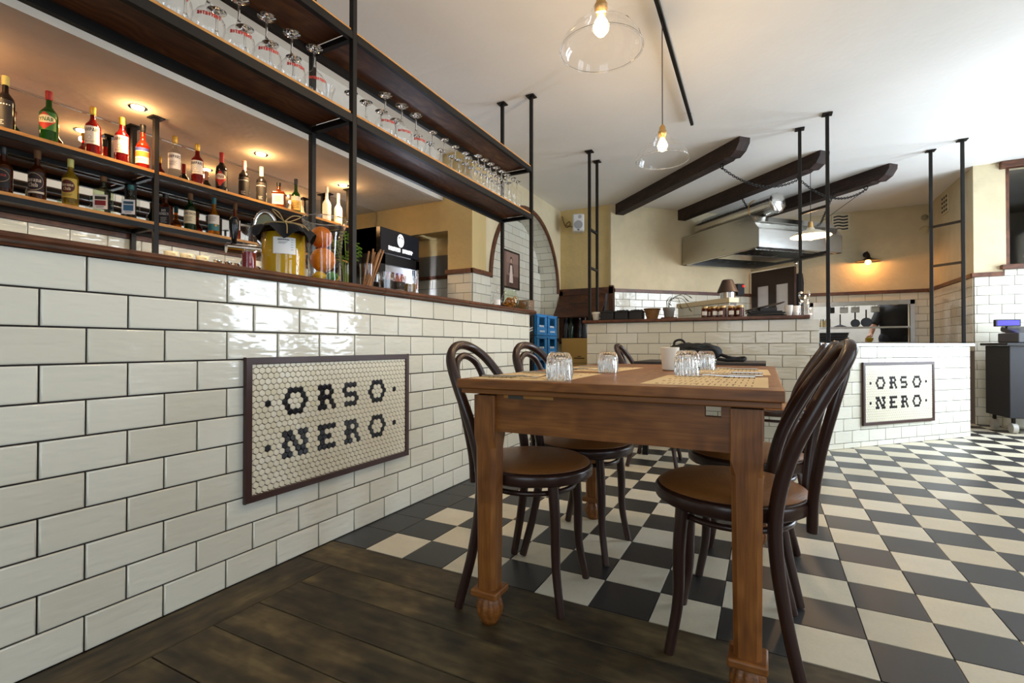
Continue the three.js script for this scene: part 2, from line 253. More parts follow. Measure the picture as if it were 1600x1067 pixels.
{ // wall with the arched niche
  const w = struct('wall_arch', 'cream wall with an arched niche lined in white tiles', 'wall');
  const h = new THREE.Path(); h.moveTo(4.57, 0.001); h.lineTo(4.57, 1.59); h.absarc(5.525, 1.59, 0.955, Math.PI, 0, true); h.lineTo(6.48, 0.001); h.lineTo(4.57, 0.001);
  const toX = new THREE.Matrix4().makeBasis(V(0, 0, -1), V(0, 1, 0), V(1, 0, 0)).setPosition(-1.22, 0, 0);
  part('plaster', uvm(sheet(rect(4.215, 6.62, 0, 3.0), [h], 0.258).applyMatrix4(toX), 'z'), M.cream, w);
  part('niche_back', B3(-1.4, -1.222, 0, 2.9, -6.62, -4.4), M.groutPale, w); part('backing', B3(-0.963, -0.957, 0, 1.59, -4.57, -4.2), M.groutPale, w);
  tiled(w, { O: [-0.959, 0.79, -4.2], u: [0, 0, -1], n: [1, 0, 0], W: 0.37, H: 0.8, off: [0.06, 0.16] });
  tiled(w, { O: [-1.222, 0.79, -4.57], u: [0, 0, -1], n: [1, 0, 0], W: 1.9, H: 1.8, off: [0.1, 0], keep: (x, y) => y < 0.82 || Math.hypot(x - 0.955, y - 0.8) < 0.96 });
  const arc = new THREE.Shape(); arc.absarc(0, 0, 0.957, 0, Math.PI, false); arc.absarc(0, 0, 0.953, Math.PI, 0, true);
  part('reveal_backing', [B3(-1.22, -0.965, 0, 1.59, -6.484, -6.4785), new THREE.ExtrudeGeometry(arc, { depth: 0.254, bevelEnabled: false, curveSegments: 40 }).applyMatrix4(new THREE.Matrix4().makeBasis(V(0, 0, -1), V(0, 1, 0), V(1, 0, 0)).setPosition(-1.22, 1.59, -5.525))], M.groutPale, w);
  tiled(w, { O: [-1.22, 0.79, -6.479], u: [1, 0, 0], n: [0, 0, 1], W: 0.255, H: 0.8, off: [0.2, 0.06] });
  for (let k = 0; k < 30; k++) for (const [a, b] of k % 2 ? [[0, 0.06], [0.06, 0.255]] : [[0, 0.2], [0.2, 0.255]]) {
    const q = (k + 0.5) * 0.1047, c = Math.cos(q), s = Math.sin(q), m = new THREE.Mesh(tileGeo(+(b - a - 0.004).toFixed(3), 0.094, 0.007, 0.003), M.tile[k % 3]);
    m.name = 'tile'; m.castShadow = m.receiveShadow = true; m.setRotationFromMatrix(new THREE.Matrix4().makeBasis(V(1, 0, 0), V(0, c, s), V(0, -s, c))); m.position.set(-1.22 + (a + b) / 2, 1.59 + 0.955 * s, -5.525 - 0.955 * c); w.add(m);
  }
  const ring = new THREE.Shape(); ring.absarc(0, 0, 0.985, 0, Math.PI, false); ring.absarc(0, 0, 0.945, Math.PI, 0, true);
  tag(part('trim_3', uvm(new THREE.ExtrudeGeometry(ring, { depth: 0.022, bevelEnabled: true, bevelSize: 0.004, bevelThickness: 0.004, bevelSegments: 2, curveSegments: 40 }).applyMatrix4(new THREE.Matrix4().makeBasis(V(0, 0, -1), V(0, 1, 0), V(1, 0, 0)).setPosition(-0.962, 1.59, -5.525)), 'y'), M.trim, scene), 'curved brown wooden moulding around the arched niche', 'trim', undefined, ST);
}
tag(part('wall_speaker', uvm(sheet(rect(-1.2, -0.17, 0, 3.0), [rect(-0.9, -0.23, 0.95, 1.56)], 0.2).translate(0, 0, -6.8), 'x'), M.yellow, scene), 'yellow wall carrying the loudspeaker and the wooden hatch', 'wall', undefined, ST);
const K45 = Math.PI / 4;
{ // slanting kitchen wall from (-0.17,-6.6) to (1.83,-8.6)
  const w = struct('wall_kitchen_slant', 'cream slanting kitchen wall with white tile dado behind the hood', 'wall');
  const L = 2 * Math.SQRT2, put = (g) => g.applyMatrix4(new THREE.Matrix4().makeBasis(V(S2, 0, -S2), V(0, 1, 0), V(S2, 0, S2)).setPosition(-0.17, 0, -6.6));
  part('plaster', put(bx(L + 0.1, 3, 0.2, L / 2, 1.5, -0.1)), M.cream, w); part('backing', put(bx(L, 1.59, 0.006, L / 2, 0.795, 0)), M.groutPale, w);
  tiled(w, { O: [-0.17 + 0.002, 0.99, -6.6 + 0.002], u: [S2, 0, -S2], n: [S2, 0, S2], W: L, H: 0.6, off: [0.03, 0.13] });
  tag(part('trim_4', put(bx(L, 0.045, 0.03, L / 2, 1.612, 0.012)), M.trim, scene), 'brown rail above the tiles on the slanting kitchen wall', 'trim', undefined, ST);
}
{ // back wall with the pass-through
  const w = struct('wall_kitchen_back', 'ochre kitchen wall with a pass-through hatch and wall lamp', 'wall');
  part('plaster', uvm(sheet(rect(1.5, 3.9, 0, 2.9), [rect(2.3, 3.47, 0.86, 1.45)], 0.15).translate(0, 0, -8.75), 'x'), M.cream, w);
  part('backing', [B3(1.83, 3.68, 0, 0.86, -8.603, -8.597), B3(1.83, 2.3, 0.86, 1.59, -8.603, -8.597), B3(3.47, 3.68, 0.86, 1.59, -8.603, -8.597), B3(2.3, 3.47, 1.45, 1.59, -8.603, -8.597)], M.groutPale, w);
  tiled(w, { O: [1.83, 0.79, -8.598], u: [1, 0, 0], n: [0, 0, 1], W: 1.85, H: 0.8, off: [0.02, 0.12], holes: [[0.43, 1.68, 0.03, 0.7]] });
  tag(part('trim_5', [rail(1.83, 3.68, -8.59, -8.59), rail(3.67, 3.67, -8.6, -7.0)], M.trim, scene), 'brown rail above the tiles around the pass-through', 'trim', undefined, ST);
  const fr = struct('window_1', 'steel-framed pass-through hatch into the back kitchen', 'window');
  part('frame', [B3(2.26, 3.51, 1.43, 1.49, -8.62, -8.57), B3(2.26, 3.51, 0.84, 0.9, -8.62, -8.56), B3(2.26, 2.31, 0.84, 1.49, -8.62, -8.57), B3(3.46, 3.51, 0.84, 1.49, -8.62, -8.57)], M.inox, fr);
  part('shelf', B3(2.3, 3.47, 1.10, 1.125, -8.8, -8.58), M.inox, fr);
}
{
  const w = struct('wall_kitchen_side', 'short side wall with tile dado and a slotted vent', 'wall');
  part('plaster', B3(3.68, 3.88, 0, 2.9, -8.75, -7.14), M.cream, w); part('backing', B3(3.677, 3.683, 0, 1.59, -8.6, -7.0), M.groutPale, w);
  tiled(w, { O: [3.678, 0.79, -8.6], u: [0, 0, 1], n: [-1, 0, 0], W: 1.6, H: 0.8, off: [0.06, 0.16] });
  const r = struct('wall_right', 'white tiled wall with a dark inner window beside the till', 'wall');
  part('plaster', uvm(sheet(rect(3.68, 5.1, 0, 3.0), [rect(3.94, 5.0, 1.70, 2.74)], 0.14).translate(0, 0, -7.14), 'x'), M.cream, r);
  part('backing', [B3(3.68, 4.9, 0, 1.59, -7.003, -6.997), B3(3.92, 4.9, 1.59, 1.66, -7.003, -6.997)], M.groutPale, r);
  tiled(r, { O: [3.68, 0, -6.998], u: [1, 0, 0], n: [0, 0, 1], W: 1.22, H: 1.59, row0: -0.01, off: [0.02, 0.12] });
  tiled(r, { O: [3.92, 1.59, -6.998], u: [1, 0, 0], n: [0, 0, 1], W: 0.98, H: 0.07, off: [0.1, 0.1] });
  tag(part('trim_6', rail(3.66, 3.92, -6.99, -6.99), M.trim, scene), 'brown rail on the right tiled wall', 'trim', undefined, ST);
  const d = struct('window_2', 'dark inner window with a brown wooden frame', 'window');
  part('frame', [rb(1.12, 0.05, 0.08, 0.006, 4.45, 1.68, -6.98), rb(1.12, 0.07, 0.08, 0.006, 4.45, 2.76, -6.98), rb(0.04, 1.06, 0.06, 0.005, 3.96, 2.22, -7.06), rb(0.03, 1.06, 0.04, 0.005, 4.45, 2.22, -7.08)], M.trim, d);
  part('pane', B3(3.98, 4.95, 1.7, 2.74, -7.105, -7.095), M.pane2, d); part('inner_room_wall', B3(3.9, 5.05, 0, 2.8, -9.6, -9.55), M.grey, d);
  part('inner_room_shell', [B3(3.885, 3.9, 0, 2.8, -9.6, -7.145), B3(5.05, 5.07, 0, 2.8, -9.6, -7.145), B3(3.885, 5.07, -0.02, 0, -9.6, -7.145), B3(3.885, 5.07, 2.76, 2.8, -9.6, -7.145)], M.grey, d);
}
{ // street wall with four windows, out of the picture on the right
  const w = struct('wall_street', 'cream street wall with four tall windows', 'wall');
  const toX = new THREE.Matrix4().makeBasis(V(0, 0, -1), V(0, 1, 0), V(1, 0, 0)).setPosition(4.9, 0, 0);
  part('plaster', uvm(sheet(rect(-2.7, 7.14, 0, 3.1), WINDOWS.map(([a, b]) => rect(-b, -a, ...WIN_Y)), 0.2).applyMatrix4(toX), 'z'), M.cream, w);
  const fm = std(0x3a2618, 0.5);
  WINDOWS.forEach(([a, b], i) => {
    const o = struct('window_' + (i + 3), 'tall street window with dark wooden glazing bars', 'window'), m = (a + b) / 2, [y0, y1] = WIN_Y;
    part('frame', [B3(4.96, 5.02, y0, y1, a, a + 0.06), B3(4.96, 5.02, y0, y1, b - 0.06, b), B3(4.96, 5.02, y0, y0 + 0.07, a, b), B3(4.96, 5.02, y1 - 0.07, y1, a, b), B3(4.965, 5.015, y0, y1, m - 0.025, m + 0.025), B3(4.965, 5.015, 1.93, 1.98, a, b)], fm, o);
    for (const [p, q] of [[a + 0.06, m - 0.025], [m + 0.025, b - 0.06]]) for (const [c, d] of [[y0 + 0.07, 1.93], [1.98, y1 - 0.07]]) part('pane', B3(4.988, 4.992, c, d, p, q), M.glass, o);
  });
  const r = struct('wall_rear', 'cream wall with a glazed street door', 'wall');
  part('plaster', uvm(sheet(rect(-2.44, 5.1, 0, 3.1), [rect(0.8, 3.0, 0.45, 2.45)], 0.2).translate(0, 0, 2.5), 'x'), M.cream, r);
  const d = struct('door_1', 'glazed street door with dark wooden frame', 'door');
  part('frame', [B3(0.8, 3.0, 0.45, 0.52, 2.56, 2.62), B3(0.8, 3.0, 2.38, 2.45, 2.56, 2.62), ...[0.8, 1.51, 2.22, 2.93].map((x) => B3(x, x + 0.07, 0.45, 2.45, 2.56, 2.62))], fm, d);
  for (const x of [0.87, 1.58, 2.29]) part('pane', B3(x, x + 0.64, 0.52, 2.38, 2.588, 2.592), M.glass, d);
}
{ // back kitchen seen through the hatch
  const w = struct('wall_back_kitchen', 'bright white back kitchen behind the pass-through', 'wall');
  part('plaster', [B3(1.7, 4.0, 0, 2.6, -10.7, -10.55), B3(1.55, 1.7, 0, 2.6, -10.7, -8.75), B3(4.0, 4.15, 0, 2.6, -10.7, -8.75), B3(1.55, 4.15, 2.5, 2.65, -10.7, -8.75)], M.white, w);
}
//@@OBJECTS
// ---------------------------------------------------------------- the bar
{
  const b = thing('bar_counter', 'long bar front clad in glossy off-white metro tiles with dark joints', 'bar');
  part('body', B3(-0.3, -0.005, 0, 1.098, -3.525, 1.0), M.grout, b);
  tiled(b, { O: [-0.006, 0, 1.0], u: [0, 0, -1], n: [1, 0, 0], W: 4.525, H: 1.1, off: [0.06, 0.16], j: 0.005, t: 0.008, b: 0.005 });
  const e = B3(-0.3, 0, 0, 1.098, -3.533, -3.525); part('end_panel', e, M.tile[0], b);
  const l = thing('bar_ledge', 'dark brown wooden ledge with a rounded nose on top of the tiled bar', 'counter top');
  const nose = [[-0.4, 1.1], [0.008, 1.1], [0.012, 1.106], [0.02, 1.108], [0.03, 1.112], [0.034, 1.119], [0.03, 1.126], [0.024, 1.129], [0.022, 1.133], [-0.4, 1.133]];
  part('board', sweep(nose, -1.83, 1.0), M.ledge, l); part('board', sweep(nose, -3.6, -1.833), M.ledge, l);
}
// hexagon mosaic sign: letters as black hexagons in a grid of pointy-top rows
const SIGN = (() => {
  const O = [[0, [1, 2, 3]], [1, [0.5, 3.5]], [2, [0, 4]], [3, [0.5, 3.5]], [4, [1, 2, 3]]], Rr = [[0, [0, 1, 2]], [1, [0.5, 2.5]], [2, [0, 1, 2]], [3, [0.5, 2.5]], [4, [0, 1, 3]]], Ss = [[0, [0, 1, 2]], [1, [-0.5]], [2, [0, 1, 2]], [3, [2.5]], [4, [0, 1, 2]]];
  const N = [[0, [0, 1, 3, 4]], [1, [0.5, 1.5, 3.5]], [2, [0, 2, 4]], [3, [0.5, 2.5, 3.5]], [4, [0, 1, 3, 4]]], E = [[0, [0, 1, 2, 3]], [1, [0.5]], [2, [0, 1, 2]], [3, [0.5]], [4, [0, 1, 2, 3]]];
  const s = new Set(), put = (L, r, x) => { for (const [dr, xs] of L) for (const c of xs) s.add(`${r + dr},${x + c}`); };
  put(O, 5, 5); put(Rr, 5, 12); put(Ss, 5, 18); put(O, 5, 24); put(N, 13, 5); put(E, 13, 12); put(Rr, 13, 18); put(O, 13, 24);
  for (const r of [7, 15]) { s.add(`${r},2`); s.add(`${r},31`); } return s;
})();
function hexGeo(w, t, xmin, xmax, ymin, ymax) { // pointy-top hexagon of width w clipped to a rectangle
  let poly = []; const Rr = w / Math.sqrt(3); for (let k = 0; k < 6; k++) poly.push([Rr * Math.sin(k * Math.PI / 3), Rr * Math.cos(k * Math.PI / 3)]);
  const clip = (p, f, mk) => { const o = []; p.forEach((a, i) => { const b = p[(i + 1) % p.length], fa = f(a), fb = f(b); if (fa >= 0) o.push(a); if (fa * fb < 0) { const k = fa / (fa - fb); o.push([a[0] + (b[0] - a[0]) * k, a[1] + (b[1] - a[1]) * k]); } }); return o; };
  for (const f of [(p) => p[0] - xmin, (p) => xmax - p[0], (p) => p[1] - ymin, (p) => ymax - p[1]]) { poly = clip(poly, f); if (poly.length < 3) return null; }
  const area = poly.reduce((s, a, i) => { const b = poly[(i + 1) % poly.length]; return s + a[0] * b[1] - b[0] * a[1]; }, 0); if (Math.abs(area) < 2e-5) return null; if (area < 0) poly.reverse();
  const pos = [], nor = [], idx = [], cx = poly.reduce((s, p) => s + p[0], 0) / poly.length, cy = poly.reduce((s, p) => s + p[1], 0) / poly.length, n = poly.length;
  for (const [x, y] of poly) { pos.push(cx + (x - cx) * 0.86, cy + (y - cy) * 0.86, t); nor.push(0, 0, 1); }
  for (const [x, y] of poly) { const l = Math.hypot(x - cx, y - cy); pos.push(x, y, t - 0.0012); const k = Math.hypot(0.5, 0.8); nor.push((x - cx) / l * 0.5 / k, (y - cy) / l * 0.5 / k, 0.8 / k); }
  for (const [x, y] of poly) { const l = Math.hypot(x - cx, y - cy); pos.push(x, y, 0); nor.push((x - cx) / l, (y - cy) / l, 0); }
  for (let i = 1; i < n - 1; i++) idx.push(0, i, i + 1);
  for (let i = 0; i < n; i++) { const j = (i + 1) % n; idx.push(n + i, n + j, j, n + i, j, i, 2 * n + i, 2 * n + j, n + j, 2 * n + i, n + j, n + i); }
  const g = new THREE.BufferGeometry(); g.setAttribute('position', new THREE.Float32BufferAttribute(pos, 3)); g.setAttribute('normal', new THREE.Float32BufferAttribute(nor, 3)); g.setIndex(idx); return g;
}
function mosaic(o, single) { // local: x right, y up, z out; lower left corner of the frame at the origin, 0.9 x 0.52
  const W = 0.9, H = 0.525, F = 0.022, w = 0.02425, rp = 0.021, fm = std(0x3c1f18, 0.4, { map: T.speck });
  part('backing', bx(W - 0.01, H - 0.01, 0.008, W / 2, H / 2, 0.004), M.groutHex, o);
  const fr = (pts) => new THREE.ExtrudeGeometry(new THREE.Shape(pts.map(([a, b]) => new THREE.Vector2(a, b))), { depth: 0.014, bevelEnabled: true, bevelSize: 0.002, bevelThickness: 0.002, bevelSegments: 1 }).translate(0, 0, 0.004);
  for (const p of [[[0, 0], [W, 0], [W - F, F], [F, F]], [[W, 0], [W, H], [W - F, H - F], [W - F, F]], [[W, H], [0, H], [F, H - F], [W - F, H - F]], [[0, H], [0, 0], [F, F], [F, H - F]]]) part('frame_rail', fr(p), fm, o);
  const list = [], cache = new Map();
  for (let r = 0; r < 25; r++) for (let k = -1; k < 37; k++) {
    const x = r % 2 ? k : k - 0.5, cx = F + 0.021 + x * w, cy = H - F - 0.005 - rp * r, lim = [F + 0.001 - cx, W - F - 0.001 - cx, F + 0.001 - cy, H - F - 0.001 - cy], full = lim[0] < -w && lim[1] > w && lim[2] < -w && lim[3] > w;
    if (full && !cache.has('f')) cache.set('f', hexGeo(w - 0.0034, 0.006, -1, 1, -1, 1));
    const g = full ? cache.get('f') : hexGeo(w - 0.0034, 0.006, ...lim); if (g) list.push({ g, cx, cy, dark: SIGN.has(`${r},${x}`), full });
  }
  list.sort((a, b) => (b.dark - a.dark) || (b.full - a.full) || (a.cx - b.cx));
  const rest = [[], []];
  list.forEach((h, i) => {
    if (single && i < 300) { const m = new THREE.Mesh(h.g, h.dark ? M.hexB : M.hexW[Math.floor(rnd() * 3)]); m.name = 'hexagon_tile'; m.castShadow = m.receiveShadow = true; m.position.set(h.cx, h.cy, 0.008); m.rotation.set((rnd() - 0.5) * 0.03, (rnd() - 0.5) * 0.03, 0); o.add(m); }
    else rest[h.dark ? 1 : 0].push(h.g.clone().translate(h.cx, h.cy, 0.008));
  });
  if (rest[0].length) part('pale_hexagon_tiles', rest[0], M.hexW[0], o).userData.kind = 'stuff';
  if (rest[1].length) part('dark_hexagon_lettering', rest[1], M.hexB, o).userData.kind = 'stuff';
}
mosaic(thing('mosaic_sign', 'framed cream hexagon mosaic reading ORSO NERO on the tiled bar front', 'sign', [0.003, 0.28, -1.118], Math.PI / 2), true);

// steel shelving above the bar
const SH = { f: -0.02, r: -0.29, z: [0.29, -1.665, -3.61], low: 1.93, top: 2.315 };
{
  const o = thing('glass_rack', 'black steel ceiling rack holding two wooden shelves over the bar', 'rack');
  for (const z of SH.z) for (const x of [SH.f, SH.r]) {
    part('post', rb(0.026, CE(z) - 1.133 - 0.002, 0.026, 0.003, x, (CE(z) + 1.133) / 2, z, 'y', 1), M.steel, o);
    part('ceiling_plate', bx(0.07, 0.008, 0.07, x, CE(z) - 0.006, z), M.steel, o);
  }
  for (const [y, k] of [[SH.low, 0], [SH.top, 1]]) for (let i = 0; i < 2; i++) {
    const a = SH.z[i] - 0.014, b = SH.z[i + 1] + 0.014;
    for (const x of [SH.f, SH.r]) part('rail', bx(0.024, 0.036, a - b, x, y - 0.03, (a + b) / 2), M.steel, o);
    const s = part('shelf_board', bx(0.262, 0.016, a - b - 0.002, -0.155, y - 0.004, (a + b) / 2, 'z'), M.walnut, o);
    part('bright_edge', bx(0.006, 0.016, a - b - 0.002, -0.021, y - 0.004, (a + b) / 2, 'z'), M.edge, s);
  }
  for (const z of SH.z) for (const y of [SH.low, SH.top]) part('cross_bar', bx(0.244, 0.026, 0.026, -0.155, y - 0.028, z), M.steel, o);
}
// upside-down stemmed glasses
const red = std(0xc23a2c, 0.5);
function stemGlass(label, s, tall, group, printed) {
  const o = thing('stemmed_glass', label, 'glass', [0, 0, 0], 0, group);
  const h = tall, bowl = 0.0565 * s;
  part('bowl', lathe([[bowl * 0.72, 0.001], [bowl * 0.86, 0.02], [bowl, 0.052 * s], [bowl * 0.93, 0.085 * s], [bowl * 0.6, 0.115 * s], [0.012, 0.133 * s], [0.006, 0.15 * s]], 20), M.glass, o);
  part('stem', lathe([[0.006, 0.15 * s], [0.0042, 0.17 * s], [0.0042, h - 0.022], [0.009, h - 0.008], [0.034 * s, h - 0.002], [0.036 * s, h], [0.001, h + 0.0005]], 20), phy(0xffffff, 0.03, { transmission: 1, thickness: 0.01, ior: 1.5 }), o);
  if (printed) { const g = []; for (let k = 0; k < 9; k++) { const a = -0.62 + k * 0.155, r = bowl * 0.985; g.push(bx(0.0045 + 0.003 * ((k * 7) % 3 === 0), 0.012, 0.0008, 0, 0, r, 'y').rotateY(a).translate(0, 0.078 * s, 0), bx(0.009, 0.0028, 0.0008, 0, 0.005 * ((k % 3) - 1), r, 'x').rotateY(a).translate(0, 0.078 * s, 0)); } part('red_lettering', g, red, o).rotation.y = 1.15; }
  return o;
}
{
  const Y = SH.low + 0.0045, gA = 'large upside-down glasses on the rack', lA = 'large upside-down glass with red lettering', gB = 'plain upside-down glasses at the back of the rack';
  const lab = (a, k, b) => `${a}, ${ORD[k]} ${b}`;
  const big = stemGlass(lab(lA, 0, 'from the middle post towards the street'), 1, 0.235, gA, true); big.position.set(-0.095, Y, -1.51);
  [-1.393, -1.276, -1.16, -1.044, -0.93, -0.812, -0.695].forEach((z, k) => dup(big, [-0.095, Y, z], (rnd() - 0.5) * 0.3, lab(lA, k + 1, 'from the middle post towards the street'))); [-1.965, -2.097, -2.219].forEach((z, k) => dup(big, [-0.095, Y, z], (rnd() - 0.5) * 0.3, lab(lA, k, 'from the middle post towards the kitchen')));
  const plain = stemGlass('plain round upside-down glass behind the lettered ones, first from the middle post towards the street', 0.95, 0.22, gB, false); plain.position.set(-0.218, Y, -1.5);
  const lP = 'plain round upside-down glass behind the lettered ones'; [-1.383, -1.266, -1.15, -1.034, -0.92, -0.8].forEach((z, k) => dup(plain, [-0.218, Y, z], 0, lab(lP, k + 1, 'from the middle post towards the street'))); [-1.845, -1.953, -2.07, -2.19].forEach((z, k) => dup(plain, [-0.218, Y, z], 0, lab(lP, k, 'from the middle post towards the kitchen')));
  const small = stemGlass('small upside-down glass in the front row past the lettered ones, first of four', 0.76, 0.195, 'small upside-down glasses on the rack', false); small.position.set(-0.09, Y, -2.37);
  for (const [x, k] of [[-0.09, 1], [-0.09, 2], [-0.09, 3], [-0.2, 0], [-0.2, 1], [-0.2, 2], [-0.2, 3]]) dup(small, [x, Y, -2.37 - k * 0.12], 0, `small upside-down glass in the ${x > -0.1 ? 'front' : 'rear'} row past the lettered ones, ${ORD[k]} of four`);
  const tulip = thing('tulip_glass', 'tall narrow upside-down glass at the rack end, front row, eighth from the end post', 'glass', [-0.07, Y, -2.86], 0, 'narrow glasses crowded at the end of the rack');
  part('bowl', lathe([[0.028, 0.001], [0.034, 0.03], [0.037, 0.075], [0.032, 0.12], [0.012, 0.15], [0.006, 0.165]], 18), M.glass, tulip);
  part('stem', lathe([[0.006, 0.165], [0.0045, 0.18], [0.0045, 0.205], [0.012, 0.213], [0.03, 0.218], [0.03, 0.22], [0.001, 0.221]], 18), phy(0xffffff, 0.03, { transmission: 1, thickness: 0.01, ior: 1.5 }), tulip);
  for (let k = 0; k < 8; k++) for (const x of [-0.07, -0.15, -0.23]) if (k || x !== -0.07) dup(tulip, [x, Y, -2.86 - k * 0.084], 0, `tall narrow upside-down glass at the rack end, ${x > -0.1 ? 'front' : x > -0.2 ? 'middle' : 'rear'} row, ${ORD[7 - k]} from the end post`);
  const u = thing('flared_glass', 'small upright flared glass beside the rack post', 'glass', [-0.13, Y, -1.606]);
  part('glass_body', lathe([[0.001, 0.002], [0.026, 0.002], [0.02, 0.012], [0.024, 0.05], [0.03, 0.08], [0.042, 0.115], [0.0415, 0.115], [0.029, 0.08], [0.022, 0.05], [0.001, 0.02]], 18), M.glass, u);
}
// ---------------------------------------------------------------- back bar shelves and bottles
const BB = { x0: -1.92, x1: -2.2, up: 2.01, lo: 1.668 };
{
  const o = thing('bottle_shelf', 'black steel rack with wooden shelves for liquor bottles before the mirror', 'shelf');
  const zs = [0.0, -1.78, -3.47];
  for (const z of zs) for (const x of [BB.x0, BB.x1]) { part('post', bx(0.028, 2.37 - 1.2, 0.028, x, 1.785, z), M.steel, o); part('ceiling_plate', bx(0.075, 0.008, 0.075, x, 2.364, z), M.steel, o); }
  for (const y of [BB.up, BB.lo, 1.44]) for (let i = y < 1.5 ? 1 : 0; i < 2; i++) {
    const a = zs[i] - 0.016, b = zs[i + 1] + 0.016, m = (a + b) / 2;
    for (const x of [BB.x0, BB.x1]) part('rail', bx(0.026, 0.03, a - b, x, y - 0.033, m), M.steel, o);
    const s = part('shelf_board', bx(0.28, 0.018, a - b, -2.06, y - 0.009, m, 'z'), M.walnut, o); part('bright_edge', bx(0.006, 0.018, a - b, BB.x0 + 0.014, y - 0.009, m, 'z'), M.edge, s);
  }
  for (const z of zs) for (const y of [BB.up, BB.lo]) part('cross_bar', bx(0.25, 0.024, 0.026, -2.06, y - 0.033, z), M.steel, o);
  const led = thing('light_strip', 'warm strip light under the lower bottle shelf', 'light'); part('lamp_bar', bx(0.012, 0.006, 3.2, -1.956, BB.lo - 0.0225, -1.75), std(0xffffff, 0.4, { emissive: 0xffe2b0, emissiveIntensity: 2 }), led);
  const l = new THREE.RectAreaLight(0xffe6c0, 60, 0.012, 3.2); l.name = 'strip'; l.position.set(-1.952, BB.lo - 0.028, -1.75); l.rotation.x = -Math.PI / 2; scene.add(l);
}
// bottle profiles: [radius, height] normalised to height 1
const PROF = {
  round: (r) => [[0, 0], [r * 0.93, 0], [r, 0.02], [r, 0.56], [r * 0.92, 0.63], [r * 0.5, 0.7], [r * 0.36, 0.76], [r * 0.34, 0.9]],
  stout: (r) => [[0, 0], [r * 0.95, 0], [r, 0.03], [r, 0.52], [r * 0.9, 0.6], [r * 0.55, 0.67], [r * 0.34, 0.71], [r * 0.32, 0.88]],
  tallneck: (r) => [[0, 0], [r * 0.92, 0], [r, 0.02], [r, 0.5], [r * 0.85, 0.56], [r * 0.42, 0.64], [r * 0.34, 0.7], [r * 0.33, 0.9]],
};
const btl = (c, rough = 0.06) => phy(c, rough, { transmission: 0.8, thickness: 0, ior: 1.5 });
const BM = { red: btl(0xa80a08), orange: btl(0xd0300c), clear: glassPane(0xf6f8f4), amber: btl(0xb8560f), gold: btl(0xd8920e), dark: std(0x0e0c0d, 0.08), green: btl(0x2a7a24), dgreen: btl(0x14501c), yellow: btl(0xcfae30), brown: btl(0x70300c), frost: phy(0xf3f4f0, 0.5, { transmission: 0.5, thickness: 0 }), pale: glassPane(0xe4edd8) };
function cylLabel(r, h, y, arc, m) { const g = new THREE.CylinderGeometry(r, r, h, 20, 1, true, -arc / 2, arc).translate(0, y, 0); return g; }
const LB = (bg, draw) => print(160, 128, (c, w, h) => { c.fillStyle = bg; c.fillRect(0, 0, w, h); draw(c, w, h); });
const txt = (c, s, x, y, size, col, font = 'serif') => { c.fillStyle = col; c.font = `bold ${size}px ${font}`; c.textAlign = 'center'; c.textBaseline = 'middle'; c.fillText(s, x, y); };
const line = (c, x, y, w, h, col) => { c.fillStyle = col; c.fillRect(x, y, w, h); };
const squiggle = (c, x, y, w, n, col) => { for (let k = 0; k < n; k++) line(c, x + (k % 3) * 3, y + k * 8, w - (k * 13) % 20, 3, col); };
